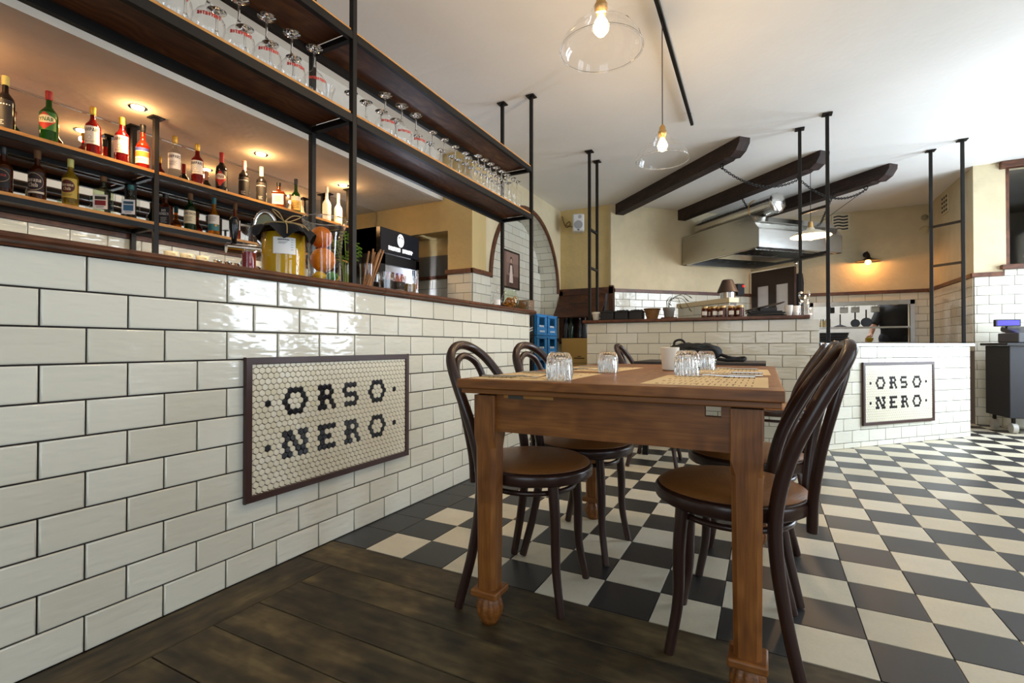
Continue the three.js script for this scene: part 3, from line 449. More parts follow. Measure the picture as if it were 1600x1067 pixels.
const LBL = {
  campari: LB('#efe9dc', (c) => { txt(c, 'CAMPARI', 80, 26, 34, '#16130f', 'sans-serif'); c.strokeStyle = '#b9a36a'; c.lineWidth = 3; c.beginPath(); c.arc(80, 82, 14, 0, 7); c.stroke(); squiggle(c, 40, 106, 80, 2, '#9a8e72'); }),
  cynar: LB('#256b22', (c) => { c.fillStyle = '#c4301d'; c.beginPath(); c.moveTo(80, 0); c.lineTo(160, 56); c.lineTo(80, 128); c.lineTo(0, 56); c.fill(); c.fillStyle = '#efe0b6'; c.beginPath(); c.ellipse(80, 50, 74, 28, 0, 0, 7); c.fill(); txt(c, 'CYNAR', 80, 52, 38, '#1d5a1b', 'sans-serif'); }),
  aperol: LB('#f0e3cb', (c) => { line(c, 0, 30, 160, 44, '#e26b1b'); line(c, 0, 0, 160, 26, '#29336e'); squiggle(c, 30, 90, 100, 3, '#9a7a50'); }),
  zest: LB('#f3f1ea', (c) => { txt(c, 'CAMPARI', 80, 28, 32, '#2a241c', 'sans-serif'); squiggle(c, 40, 66, 80, 5, '#8a8474'); }),
  diamond: LB('#14100e', (c) => { c.fillStyle = '#c4301d'; c.beginPath(); c.moveTo(80, 0); c.lineTo(150, 60); c.lineTo(80, 128); c.lineTo(10, 60); c.fill(); c.fillStyle = '#e9dcc0'; c.beginPath(); c.ellipse(80, 50, 58, 24, 0, 0, 7); c.fill(); txt(c, 'CYNAR', 80, 52, 28, '#7a1e14', 'sans-serif'); }),
  spark: LB('#100e10', (c) => { for (let k = 0; k < 8; k++) line(c, 14 + k * 17, 20, 9, 5, '#d8d8d8'); squiggle(c, 55, 96, 50, 3, '#a8a8a8'); }),
  cream: LB('#e8dcc0', (c) => { squiggle(c, 30, 26, 100, 9, '#6d5a3a'); }), gold: LB('#dfb95c', (c) => { squiggle(c, 30, 60, 100, 7, '#4b3a14'); line(c, 0, 0, 160, 40, '#efe7cf'); }),
  havana: LB('#23110d', (c) => { c.strokeStyle = '#cdb18a'; c.lineWidth = 3; c.beginPath(); c.ellipse(80, 60, 72, 50, 0, 0, 7); c.stroke(); txt(c, 'Havana', 80, 50, 30, '#e6d5ba'); txt(c, 'Club', 80, 80, 30, '#e6d5ba'); line(c, 0, 116, 160, 12, '#d6cbb3'); }),
  havana3: LB('#cfae4a', (c) => { c.fillStyle = '#5b2114'; c.beginPath(); c.ellipse(80, 54, 60, 42, 0, 0, 7); c.fill(); txt(c, 'Havana', 80, 44, 26, '#f0dfb4'); txt(c, 'Club', 80, 70, 26, '#f0dfb4'); squiggle(c, 40, 104, 80, 2, '#6d5314'); }),
  sqred: LB('#ece7da', (c) => { line(c, 20, 16, 120, 28, '#39332b'); line(c, 20, 52, 120, 44, '#8e2b2a'); squiggle(c, 34, 104, 90, 2, '#555'); }),
  sqblue: LB('#e9ecec', (c) => { line(c, 20, 16, 120, 24, '#33576b'); line(c, 20, 46, 120, 52, '#3c6f92'); squiggle(c, 34, 104, 90, 2, '#555'); }),
  daniel: LB('#141211', (c) => { txt(c, 'JACK', 80, 26, 24, '#e2e0da'); txt(c, "DANIEL'S", 80, 52, 28, '#e2e0da'); squiggle(c, 35, 78, 90, 6, '#b8b4aa'); }),
  jameson: LB('#e3d6b0', (c) => { txt(c, 'JAMESON', 80, 30, 32, '#5a231a'); squiggle(c, 40, 60, 80, 6, '#7d6c48'); }),
  teal: LB('#e9e2d4', (c) => { squiggle(c, 35, 16, 90, 5, '#9a8e7c'); line(c, 0, 74, 160, 54, '#3f7d7c'); c.fillStyle = '#e09a3a'; c.beginPath(); c.arc(116, 84, 12, 0, 7); c.fill(); }),
  white: LB('#ece6da', (c) => { squiggle(c, 30, 26, 100, 8, '#8a7f6e'); }), seven: LB('#171211', (c) => { c.strokeStyle = '#b99b6d'; c.lineWidth = 3; c.beginPath(); c.ellipse(80, 50, 70, 42, 0, 0, 7); c.stroke(); txt(c, 'Havana', 80, 44, 26, '#c7463a'); txt(c, '7', 40, 108, 30, '#e6d5ba'); }),
};
function bottle(label, pos, { h, r, prof = 'round', glass, cap, capH = 0.1, lab, ly = 0.3, lh = 0.3, arc = 2.6, square, turn = 0.75, group }) {
  const o = thing('liquor_bottle', label, 'bottle', pos, turn, group);
  if (square) { // square shouldered bottle
    part('bottle_body', merge([rb(r * 2, h * 0.66, r * 1.5, 0.012, 0, h * 0.33, 0), lathe([[r * 0.7, h * 0.64], [r * 0.45, h * 0.7], [0.014, h * 0.74], [0.014, h * 0.88]], 16)]), glass, o);
    if (lab) part('label', rb(r * 1.7, h * lh, 0.001, 0.0004, 0, h * ly, r * 0.75 + 0.001).attributes && new THREE.PlaneGeometry(r * 1.75, h * lh).translate(0, h * ly, r * 0.75 + 0.0015), lab, o);
    part('cap', cyl(0.018, 0.018, h * 0.13, 0, h * 0.935, 0, 14), cap, o); return o;
  }
  part('bottle_body', lathe(PROF[prof](r).map(([a, b]) => [a, b * h]), 22), glass, o);
  if (lab) part('label', cylLabel(r + 0.0012, h * lh, h * ly, arc), lab, o);
  part('cap', lathe([[0, h * (1 - capH) - 0.02], [r * 0.4, h * (1 - capH) - 0.02], [r * 0.42, h - 0.004], [r * 0.38, h], [0, h]], 14), cap, o);
  return o;
}
{
  const capGold = std(0xd8b24a, 0.35, { metalness: 0.5 }), capRed = std(0xa81f1a, 0.45), capBlk = std(0x151515, 0.4), capCream = std(0xe4d4c0, 0.5), capTeal = std(0x2d6a6a, 0.5), cork = std(0x6b4a2c, 0.8), capPink = std(0xd9a79a, 0.5), capYel = std(0xd9d27a, 0.5);
  const X = -1.985, U = BB.up, Lw = BB.lo, up = 'liquor bottles on the upper mirror shelf', low = 'liquor bottles on the lower mirror shelf';
  const A = (label, z, o) => bottle(label, [X, U, z], { group: up, h: 0.305, r: 0.039, ...o });
  A('black liquor bottle with yellow capsule at the shelf start', -1.074, { glass: BM.dark, cap: capYel, lab: LBL.spark, ly: 0.3, lh: 0.5, prof: 'stout' });
  A('green bottle with red cap and a red diamond label', -1.256, { glass: BM.green, cap: capRed, lab: LBL.cynar, ly: 0.4, lh: 0.34, r: 0.041, prof: 'stout' });
  A('red aperitif bottle with white label nearest the green bottle', -1.464, { glass: BM.red, cap: capGold, lab: LBL.campari, ly: 0.4, lh: 0.36 });
  A('red aperitif bottle with white label beside the steel post', -1.616, { glass: BM.red, cap: capGold, lab: LBL.campari, ly: 0.4, lh: 0.36 });
  A('orange-red aperitif bottle with dark cap at the steel post', -1.735, { glass: BM.orange, cap: capBlk, lab: LBL.aperol, ly: 0.3, lh: 0.34, prof: 'tallneck' });
  A('clear glass liquor bottle with gold cap and white label', -1.933, { glass: BM.clear, cap: capGold, lab: LBL.zest, ly: 0.4, lh: 0.36 });
  A('red aperitif bottle between the clear and the black bottles', -2.085, { glass: BM.red, cap: capGold, lab: LBL.campari, ly: 0.42, lh: 0.32 });
  A('black bottle with red capsule and red diamond label', -2.264, { glass: BM.dark, cap: capRed, capH: 0.2, lab: LBL.diamond, ly: 0.33, lh: 0.4 });
  A('black bottle with pinkish capsule', -2.444, { glass: BM.dark, cap: capPink, capH: 0.22, lab: LBL.spark, ly: 0.3, lh: 0.5 });
  A('black bottle with cream capsule', -2.593, { glass: BM.dark, cap: capCream, capH: 0.24, lab: LBL.spark, ly: 0.3, lh: 0.5 });
  A('square amber decanter bottle with black cap', -2.754, { glass: BM.amber, cap: capBlk, square: true, h: 0.22, r: 0.05, lab: LBL.cream, ly: 0.34, lh: 0.4 });
  A('slim green bottle with yellow label', -2.925, { glass: BM.green, cap: capBlk, lab: LBL.gold, ly: 0.28, lh: 0.4, prof: 'tallneck' });
  A('frosted white bottle beside the rack post, taller one', -3.264, { glass: BM.frost, cap: capCream, h: 0.335, r: 0.038, lab: undefined, prof: 'tallneck' });
  A('frosted white bottle with a yellowish label', -3.404, { glass: BM.frost, cap: capCream, h: 0.31, r: 0.038, lab: LBL.white, ly: 0.22, lh: 0.2, prof: 'tallneck' });
  const B = (label, z, o) => bottle(label, [X, Lw, z], { group: low, h: 0.29, r: 0.038, ...o });
  B('dark rum bottle with black oval label at the shelf start', -1.069, { glass: BM.brown, cap: capBlk, lab: LBL.seven, ly: 0.32, lh: 0.4, h: 0.26, prof: 'stout' });
  B('dark amber rum bottle with a black oval label', -1.208, { glass: BM.brown, cap: cork, lab: LBL.havana, ly: 0.34, lh: 0.42, prof: 'stout' });
  B('yellow rum bottle with a round brown emblem', -1.357, { glass: BM.yellow, cap: capYel, lab: LBL.havana3, ly: 0.38, lh: 0.4 });
  B('square greenish bottle with dark red label', -1.519, { glass: BM.pale, cap: cork, square: true, h: 0.235, r: 0.044, lab: LBL.sqred, ly: 0.3, lh: 0.38 });
  B('square clear bottle with blue label', -1.668, { glass: BM.clear, cap: capTeal, square: true, h: 0.225, r: 0.042, lab: LBL.sqblue, ly: 0.34, lh: 0.42 });
  B('square whiskey bottle with black label and black cap', -1.874, { glass: BM.brown, cap: capBlk, square: true, h: 0.225, r: 0.04, lab: LBL.daniel, ly: 0.32, lh: 0.5 });
  B('green whiskey bottle with cream label', -2.038, { glass: BM.dgreen, cap: cork, lab: LBL.jameson, ly: 0.36, lh: 0.34, h: 0.275 });
  B('golden bottle with cream and teal label', -2.208, { glass: BM.gold, cap: capTeal, lab: LBL.teal, ly: 0.33, lh: 0.4, prof: 'tallneck' });
  B('amber bottle with white label and cork', -2.372, { glass: BM.amber, cap: cork, lab: LBL.white, ly: 0.4, lh: 0.26, prof: 'tallneck' });
  B('small dark bottle at the end of the lower shelf', -2.522, { glass: BM.brown, cap: capBlk, lab: undefined, h: 0.2, r: 0.034 });
  // cups on the bottom shelf
  const cup = thing('teacup', 'cream cup under the bottle shelf, between two other cups', 'cup', [-2.05, 1.4405, -2.05], 0, 'cups under the bottle shelf');
  part('cup_body', lathe([[0, 0.002], [0.026, 0.002], [0.03, 0.01], [0.042, 0.06], [0.044, 0.075], [0.041, 0.075], [0.038, 0.05], [0, 0.012]], 18), std(0xe8dcb8, 0.3), cup); part('handle', tube([[0.04, 0.06, 0], [0.065, 0.055, 0], [0.065, 0.03, 0], [0.036, 0.022, 0]], 0.005, 14, 6), std(0xe8dcb8, 0.3), cup);
  dup(cup, [-2.05, 1.44, -2.16], 0, 'cream cup under the bottle shelf, next to the steel beakers'); dup(cup, [-2.06, 1.44, -1.95], 0, 'cream cup under the bottle shelf, next to the rack post');
  const tin = thing('steel_beaker', 'small steel beaker under the bottle shelf, first from the cups', 'beaker', [-2.04, 1.44, -2.27], 0, 'steel beakers under the bottle shelf'); part('beaker_body', lathe([[0, 0.001], [0.024, 0.001], [0.03, 0.06], [0.032, 0.062], [0.028, 0.06], [0, 0.006]], 18), M.chrome, tin);
  [-2.35, -2.43, -2.52, -2.61].forEach((z, k) => dup(tin, [-2.04, 1.44, z], 0, `small steel beaker under the bottle shelf, ${ORD[k + 1]} from the cups`));
}
{ // recessed spotlights in the soffit
  for (const [i, z] of [-0.8, -1.65, -2.507, -3.357].entries()) {
    const x = -1.87, o = thing('ceiling_spotlight', 'small round recessed spotlight above the ' + ['street end', 'middle post', 'black bottles', 'fridge end'][i] + ' of the bottle shelf', 'light', [x, 2.37, z - 0.0], 0, 'recessed spotlights over the bottles');
    part('bezel', lathe([[0.036, -0.001], [0.05, -0.004], [0.052, 0.0], [0.036, 0.0]], 24), M.chrome, o); part('lamp', cyl(0.034, 0.034, 0.006, 0, -0.003, 0, 20), std(0xffffff, 0.3, { emissive: 0xffe2b8, emissiveIntensity: 30 }), o);
    const s = new THREE.SpotLight(0xffc987, 5, 0, 72 * R, 0.7); s.name = 'spot'; s.position.set(x, 2.355, z); s.target.position.set(x + 0.1, 0, z); s.castShadow = true; s.shadow.radius = 1.5; scene.add(s, s.target);
    const g = new THREE.PointLight(0xffc480, 0.18); g.name = 'spot_glow'; g.position.set(x, 2.31, z); g.castShadow = true; scene.add(g);
  }
}
{ // drinks fridge
  const x0 = -2.2, x1 = -1.6, z0 = -4.16, z1 = -3.57, h = 2.0, o = thing('drinks_fridge', 'tall black display fridge with glass door and lit white sign', 'fridge', [(x0 + x1) / 2, 0, (z0 + z1) / 2]);
  const W = x1 - x0, D = z1 - z0, hd = 1.755; // front faces +x
  part('cabinet', merge([bx(W - 0.06, h, 0.03, -0.03, h / 2, D / 2 - 0.015), bx(W - 0.06, h, 0.03, -0.03, h / 2, -D / 2 + 0.015), bx(0.03, h, D, -W / 2 + 0.015, h / 2, 0), bx(W - 0.06, 0.2, D, -0.03, 0.1, 0), bx(W - 0.06, h - hd, D, -0.03, (h + hd) / 2, 0)]), M.blackGloss, o);
  part('inner_lining', merge([bx(W - 0.12, hd - 0.2, 0.004, -0.03, (hd + 0.2) / 2, D / 2 - 0.034), bx(W - 0.12, hd - 0.2, 0.004, -0.03, (hd + 0.2) / 2, -D / 2 + 0.034), bx(0.004, hd - 0.2, D - 0.06, -W / 2 + 0.034, (hd + 0.2) / 2, 0)]), M.white2, o);
  const sg = print(512, 220, (c, w, hh) => { c.fillStyle = '#15171c'; c.fillRect(0, 0, w, hh); c.fillStyle = '#ffffff'; c.beginPath(); c.ellipse(256, 78, 44, 62, 0, 0, 7); c.fill(); c.strokeStyle = '#101010'; c.lineWidth = 9; c.beginPath(); c.arc(240, 64, 14, 3.4, 5.4); c.stroke(); c.beginPath(); c.arc(274, 66, 14, 4.0, 6.0); c.stroke(); c.fillStyle = '#fff'; for (let k = 0; k < 14; k++) if (k !== 7) c.fillRect(96 + k * 23, 150 + (k % 3), 16, 38); c.fillRect(96, 158, 150, 12); c.fillRect(284, 158, 140, 12); }, { rough: 0.25, more: { emissive: 0xffffff, emissiveIntensity: 1.3 } });
  sg.emissiveMap = sg.map;
  const hdg = bx(0.05, h - hd - 0.005, D, W / 2 - 0.03, (h + hd) / 2, 0); part('header_box', hdg, M.blackGloss, o);
  part('lit_sign', new THREE.PlaneGeometry(D - 0.01, h - hd - 0.01).rotateY(Math.PI / 2).translate(W / 2 - 0.003, (h + hd) / 2, 0), sg, o);
  const dr = part('door_frame', merge([bx(0.045, hd - 0.14, 0.07, W / 2 - 0.025, (hd + 0.12) / 2, D / 2 - 0.035), bx(0.045, hd - 0.14, 0.05, W / 2 - 0.025, (hd + 0.12) / 2, -D / 2 + 0.025), bx(0.045, 0.1, D, W / 2 - 0.025, hd - 0.06, 0), bx(0.045, 0.1, D, W / 2 - 0.025, 0.18, 0)]), M.black, o);
  part('handle', rb(0.03, 0.9, 0.03, 0.008, W / 2 + 0.012, 1.2, -D / 2 + 0.045), M.chrome, dr); part('door_glass', bx(0.004, hd - 0.3, D - 0.11, W / 2 - 0.02, (hd + 0.18) / 2, 0.01), M.glass, dr);
  for (const y of [0.45, 0.8, 1.12, 1.38]) part('wire_shelf', bx(W - 0.14, 0.012, D - 0.08, -0.03, y, 0), M.white2, o);
  part('lamp_tube', cyl(0.014, 0.014, hd - 0.4, W / 2 - 0.07, (hd + 0.2) / 2, -D / 2 + 0.06, 10), std(0xffffff, 0.3, { emissive: 0xdfeaff, emissiveIntensity: 14 }), o);
  const pl = new THREE.PointLight(0xdfeaff, 5); pl.name = 'fridge_lamp'; pl.position.set((x0 + x1) / 2 + W / 2 - 0.07, 1.5, (z0 + z1) / 2 - D / 2 + 0.06); pl.castShadow = true; pl.shadow.radius = 1; scene.add(pl);
  const bt = thing('soft_drink_bottle', 'small amber soft drink bottle on the top fridge shelf, first from the hinge side', 'bottle', [-1.72, 1.386, -3.66], 0, 'bottles inside the fridge');
  part('bottle_body', lathe([[0, 0], [0.027, 0], [0.029, 0.01], [0.029, 0.1], [0.02, 0.14], [0.012, 0.165], [0.012, 0.2]], 14), BM.amber, bt); part('label', cylLabel(0.0298, 0.045, 0.06, 6.28), M.paper, bt); part('cap', cyl(0.014, 0.014, 0.02, 0, 0.205, 0, 12), std(0x3446a8, 0.4), bt);
  for (const y of [1.386, 1.126]) for (let k = 0; k < 6; k++) if (k || y < 1.3) dup(bt, [-1.72, y, -3.66 - k * 0.072], 0, `small amber soft drink bottle on the ${y > 1.3 ? 'top' : 'second'} fridge shelf, ${ORD[k]} from the hinge side`);
}
// ---------------------------------------------------------------- things on the bar ledge
const LY = 1.1335;
{
  const o = thing('beer_tap', 'chrome beer tap with oval badge and black handle', 'beer tap', [-0.47, 1.0, -1.44]);
  part('column', tube([[0, 0, 0.0], [0, 0.17, 0.0], [0.01, 0.24, -0.0], [0.05, 0.29, -0.03]], 0.022, 20, 10), M.chrome, o);
  part('cross_tube', rod([0.0, 0.29, 0.09], [0.07, 0.295, -0.12], 0.024, 0.024, 14), M.chrome, o);
  part('spout', tube([[0.03, 0.28, -0.09], [0.07, 0.26, -0.1], [0.085, 0.2, -0.105], [0.087, 0.16, -0.106]], 0.012, 16, 10), M.chrome, o);
  part('handle', lathe([[0, 0], [0.011, 0], [0.012, 0.03], [0.02, 0.07], [0.021, 0.11], [0.012, 0.125], [0, 0.126]], 14).translate(0.01, 0.31, 0.06), M.blackGloss, o);
  const bd = part('badge_rim', new THREE.TorusGeometry(0.05, 0.008, 8, 28).scale(0.95, 1.55, 1).rotateY(0.9).translate(0.06, 0.4, -0.06), M.chrome, o);
  part('badge_face', new THREE.SphereGeometry(0.05, 20, 12).scale(0.95, 1.55, 0.14).rotateY(0.9).translate(0.06, 0.4, -0.06), std(0x6f7258, 0.35), bd); part('badge_emblem', new THREE.SphereGeometry(0.018, 12, 8).scale(1.3, 0.7, 0.5).rotateY(0.9).translate(0.0645, 0.405, -0.0565), std(0x9c4a3c, 0.4), bd);
}
{
  const o = thing('syrup_bottle', 'slim clear bottle of dark red liquid beside the big jar', 'bottle', [-0.14, LY, -1.235]);
  part('bottle_glass', lathe([[0, 0.001], [0.024, 0.001], [0.026, 0.01], [0.026, 0.105], [0.02, 0.125], [0.012, 0.15], [0.011, 0.19], [0.014, 0.192], [0.014, 0.2]], 18), M.glass, o); part('red_liquid', lathe([[0, 0.005], [0.0235, 0.005], [0.0245, 0.012], [0.0245, 0.085], [0, 0.085]], 18), std(0x7a1420, 0.15), o);
}
{
  const o = thing('pickle_jar', 'large glass jar of yellow preserve with black cloth cover tied in twine', 'jar', [-0.13, LY, -1.385]), r = 0.088;
  part('jar_glass', lathe([[0, 0.002], [r - 0.006, 0.002], [r, 0.012], [r, 0.185], [r - 0.008, 0.203], [r - 0.022, 0.214], [r - 0.022, 0.226]], 36), M.glass, o);
  part('golden_liquid', lathe([[0, 0.007], [r - 0.009, 0.007], [r - 0.004, 0.014], [r - 0.004, 0.183], [0, 0.186]], 36), phy(0xe8bc1c, 0.12, { transmission: 0.4, thickness: 0, ior: 1.33 }), o);
  for (let k = 0; k < 26; k++) { const a = k * 2.4, q = 0.03 + 0.042 * ((k * 37) % 10) / 10; part('fruit_piece', new THREE.IcosahedronGeometry(0.016 + 0.006 * (k % 3) / 2, 1).scale(1.2, 0.8, 1).rotateY(k).translate(Math.cos(a) * q, 0.022 + (k % 13) * 0.0062 * (1 + (k % 2) * 0.2), Math.sin(a) * q), std([0xc79a2c, 0xb98a3a, 0xd0a640][k % 3], 0.5), o); }
  // cloth: gathered disc hanging over the neck
  const pos = [], idx = [], n = 48, rings = [[0.0, 0.232], [0.05, 0.232], [0.068, 0.228], [0.072, 0.216], [0.085, 0.212], [0.108, 0.196], [0.128, 0.176]];
  rings.forEach(([rr, y], i) => { for (let k = 0; k < n; k++) { const a = k / n * Math.PI * 2, w = Math.max(0, i - 3), f = 1 + 0.11 * w / 3 * Math.sin(a * 7 + 0.6) + 0.1 * w / 3 * Math.cos(a * 4); pos.push(Math.cos(a) * rr * f, y + w * 0.007 * Math.sin(a * 7) - (w > 2 ? 0.018 * Math.max(0, Math.cos(2 * a)) : 0), Math.sin(a) * rr * f); } });
  for (let i = 0; i < rings.length - 1; i++) for (let k = 0; k < n; k++) { const a = i * n + k, b = i * n + (k + 1) % n; idx.push(a, b, a + n, b, b + n, a + n); }
  const g = new THREE.BufferGeometry(); g.setAttribute('position', new THREE.Float32BufferAttribute(pos, 3)); g.setIndex(idx); g.computeVertexNormals(); part('cloth_cover', g, M.cloth, o);
  const c = [[-0.0, 0.222, 0.074]]; const tw = (p) => tube(p, 0.0022, 40, 6);
  part('twine', [new THREE.TorusGeometry(0.074, 0.003, 6, 40).rotateX(Math.PI / 2).translate(0, 0.222, 0), tw([[0.06, 0.223, 0.045], [0.075, 0.25, 0.08], [0.06, 0.262, 0.1], [0.062, 0.24, 0.075], [0.062, 0.225, 0.045]]), tw([[0.062, 0.225, 0.045], [0.08, 0.25, 0.02], [0.08, 0.255, -0.02], [0.068, 0.23, 0.02], [0.062, 0.225, 0.045]]), tw([[0.064, 0.224, 0.045], [0.09, 0.205, 0.055], [0.098, 0.17, 0.06]]), tw([[0.064, 0.224, 0.045], [0.095, 0.22, -0.01], [0.105, 0.2, -0.04]])], M.rope, o);
  const lb = print(192, 160, (x, w, h) => { x.fillStyle = '#f3f1ec'; x.fillRect(0, 0, w, h); x.fillStyle = '#2a2a2a'; for (let k = 0; k < 12; k++) x.fillRect(40 + k * 8, 18 + (k % 2) * 2, 6, 12); for (let r2 = 0; r2 < 5; r2++) for (let k = 0; k < 6; k++) x.fillRect(150, 20 + r2 * 24, 20 - (k * r2) % 9, 3); for (let r2 = 0; r2 < 3; r2++) x.fillRect(44, 42 + r2 * 9, 80 - r2 * 12, 3); });
  part('paper_label', cylLabel(r + 0.0012, 0.068, 0.125, 0.98).rotateY(0.95), lb, o);
}
{
  const o = thing('glass_pitcher', 'flared clear glass pitcher filled with oranges, lemons and a lime', 'pitcher', [-0.14, LY, -1.61]);
  part('pitcher_glass', lathe([[0, 0.004], [0.07, 0.004], [0.074, 0.012], [0.072, 0.05], [0.074, 0.13], [0.078, 0.2], [0.084, 0.24], [0.098, 0.285], [0.1, 0.302], [0.098, 0.302], [0.095, 0.287], [0.081, 0.24], [0.075, 0.2], [0.071, 0.13], [0.069, 0.05], [0.069, 0.014], [0, 0.01]], 40), M.glass, o);
  part('rim_lip', new THREE.TorusGeometry(0.099, 0.0022, 8, 48).rotateX(Math.PI / 2).translate(0, 0.302, 0), phy(0xffffff, 0.03, { transmission: 1, thickness: 0.01 }), o);
  const peel = tex(128, (u, v) => 255 * vn(u * 50, v * 50, 50, 50), false, 1), org = std(0xe8881c, 0.42, { bumpMap: peel, bumpScale: 0.0015 }), lem = std(0xe0b424, 0.42, { bumpMap: peel, bumpScale: 0.0012 }), lim = std(0x4f8a3a, 0.42, { bumpMap: peel, bumpScale: 0.0012 });
  const fruit = (name, label, cat, x, y, z, r, m, el = 1, group) => { const f = thing(name, label, cat, [-0.14 + x, LY + y, -1.61 + z], 0.6, group); const g = new THREE.SphereGeometry(r, 28, 20); const p = g.attributes.position; for (let i = 0; i < p.count; i++) { const X = p.getX(i); if (el > 1) p.setX(i, X * el + Math.sign(X) * Math.max(0, Math.abs(X) / r - 0.85) * 0.03); } g.computeVertexNormals(); part('peel', g, m, f); part('stem_end', cyl(0.004, 0.003, 0.004, 0, r * 0.99, 0, 8), std(0x5d6a2e, 0.8), f); };
  fruit('orange', 'lower large orange inside the glass pitcher', 'orange', 0.003, 0.113, 0.012, 0.056, org); fruit('orange', 'upper reddish orange inside the glass pitcher', 'orange', -0.012, 0.219, 0.01, 0.05, std(0xe07a1e, 0.42, { bumpMap: peel, bumpScale: 0.0015 }));
  fruit('lemon', 'lemon in the bottom of the pitcher on the jar side', 'lemon', 0.012, 0.034, 0.04, 0.022, lem, 1.25); fruit('lime', 'green lime in the bottom of the pitcher', 'lime', 0.042, 0.036, -0.004, 0.023, lim, 1.15); fruit('lemon', 'lemon in the bottom of the pitcher on the herb side', 'lemon', 0.005, 0.038, -0.044, 0.024, lem, 1.1);
}
{
  const o = thing('herb_glass', 'glass of water holding leafy green herb sprigs', 'herbs', [-0.2, LY, -1.80]);
  part('glass_body', lathe([[0, 0.002], [0.03, 0.002], [0.034, 0.12], [0.033, 0.12], [0.029, 0.008], [0, 0.008]], 20), M.glass, o);
  const leaf = std(0x6f9a2c, 0.6, { side: THREE.DoubleSide }), stemM = std(0x8aa84a, 0.6);
  for (let k = 0; k < 9; k++) { const a = k * 2.4, e = [Math.cos(a) * 0.05, 0.17 + (k % 4) * 0.035, Math.sin(a) * 0.05]; const s = part('stem', tube([[Math.cos(a) * 0.012, 0.01, Math.sin(a) * 0.012], [Math.cos(a) * 0.02, 0.12, Math.sin(a) * 0.02], e], 0.0018, 10, 5), stemM, o); const lv = []; for (let j = 0; j < 7; j++) { const t = j * 2.1 + k; lv.push(new THREE.SphereGeometry(0.016, 8, 5).scale(1, 0.18, 0.65).rotateZ(0.5 * Math.sin(t * 3)).rotateY(t).translate(e[0] + Math.cos(t) * 0.018, e[1] - 0.03 + j * 0.006, e[2] + Math.sin(t) * 0.018)); } part('leaf_cluster', lv, leaf, s); }
}
{
  const o = thing('straw_glass', 'clear tumbler holding a bundle of brown paper straws', 'glass', [-0.12, LY, -1.86]);
  part('glass_body', lathe([[0, 0.002], [0.032, 0.002], [0.036, 0.13], [0.035, 0.13], [0.031, 0.008], [0, 0.008]], 20), M.glass, o);
  for (let k = 0; k < 9; k++) part('straw', rod([0.018 * Math.cos(k * 2.4), 0.01, 0.018 * Math.sin(k * 2.4)], [0.03 * Math.cos(k * 2.4), 0.195 + 0.01 * (k % 3), -0.05 - 0.005 * k + 0.02 * Math.sin(k)], 0.0045, 0.0045, 8), std(0xa5764a, 0.7), o);
  const cut = (label, z, fill, x = -0.08) => { const t = thing('cut_tumbler', label, 'glass', [x, LY, z], z * 3, 'cut glass tumblers on the bar ledge'); part('glass_body', lathe([[0, 0.002], [0.034, 0.002], [0.036, 0.01], [0.042, 0.098], [0.0405, 0.098], [0.034, 0.016], [0, 0.014]], 14).toNonIndexed(), phy(0xffffff, 0.02, { transmission: 1, thickness: 0.01, ior: 1.5, flatShading: true }), t); part('contents', lathe([[0, 0.0155], [0.0325, 0.0165], [0.037, 0.058], [0, 0.06]], 14), std(fill, 0.5), t); };
  cut('cut tumbler of dark contents beside the straws', -1.957, 0x2a211c); cut('cut tumbler of dark contents next along the ledge', -2.05, 0x241c18); cut('cut tumbler of amber contents last in the row', -2.145, 0xa9823c); cut('cut tumbler of dark contents set further back', -1.99, 0x2e2620, -0.2);
}
{
  const o = thing('water_bottle', 'small clear glass bottle next to the pretzel jar', 'bottle', [-0.14, LY, -3.24]); part('bottle_glass', lathe([[0, 0.002], [0.03, 0.002], [0.032, 0.01], [0.032, 0.08], [0.016, 0.105], [0.014, 0.13], [0.018, 0.132], [0.018, 0.14]], 18), M.glass, o); part('label', cylLabel(0.0325, 0.04, 0.045, 2).rotateY(0.8), M.paper, o);
  const j = thing('pretzel_jar', 'round glass jar of golden pretzels near the bar end', 'jar', [-0.09, LY, -3.37]); part('jar_glass', lathe([[0, 0.003], [0.05, 0.003], [0.066, 0.03], [0.07, 0.07], [0.06, 0.11], [0.046, 0.13], [0.05, 0.15], [0.052, 0.152]], 26), glassPane(0xf1f6ea), j);
  for (let k = 0; k < 16; k++) part('pretzel', new THREE.TorusGeometry(0.017, 0.005, 6, 14).rotateX(k * 1.3).rotateY(k * 0.9).translate(Math.cos(k * 2.4) * 0.03 * ((k % 3) / 2 + 0.3), 0.025 + (k % 6) * 0.011, Math.sin(k * 2.4) * 0.03 * ((k % 3) / 2 + 0.3)), std(0xb9772a, 0.45), j);
  const c = thing('steel_caddy', 'grey steel box standing at the end of the bar ledge', 'box', [-0.05, LY, -3.525]); part('steel_side', merge([bx(0.14, 0.075, 0.003, 0, 0.0375, 0.05), bx(0.14, 0.075, 0.003, 0, 0.0375, -0.05), bx(0.003, 0.075, 0.1, 0.07, 0.0375, 0), bx(0.003, 0.075, 0.1, -0.07, 0.0375, 0), bx(0.14, 0.003, 0.1, 0, 0.0015, 0)]), M.inox, c); part('lid', bx(0.144, 0.004, 0.104, 0, 0.077, 0), M.inox, c);
  const d = thing('black_block', 'black plastic stand between jar and steel box', 'stand', [-0.2, LY, -3.45]); part('block_body', rb(0.12, 0.06, 0.12, 0.006, 0, 0.03, 0), M.plastic, d);
}
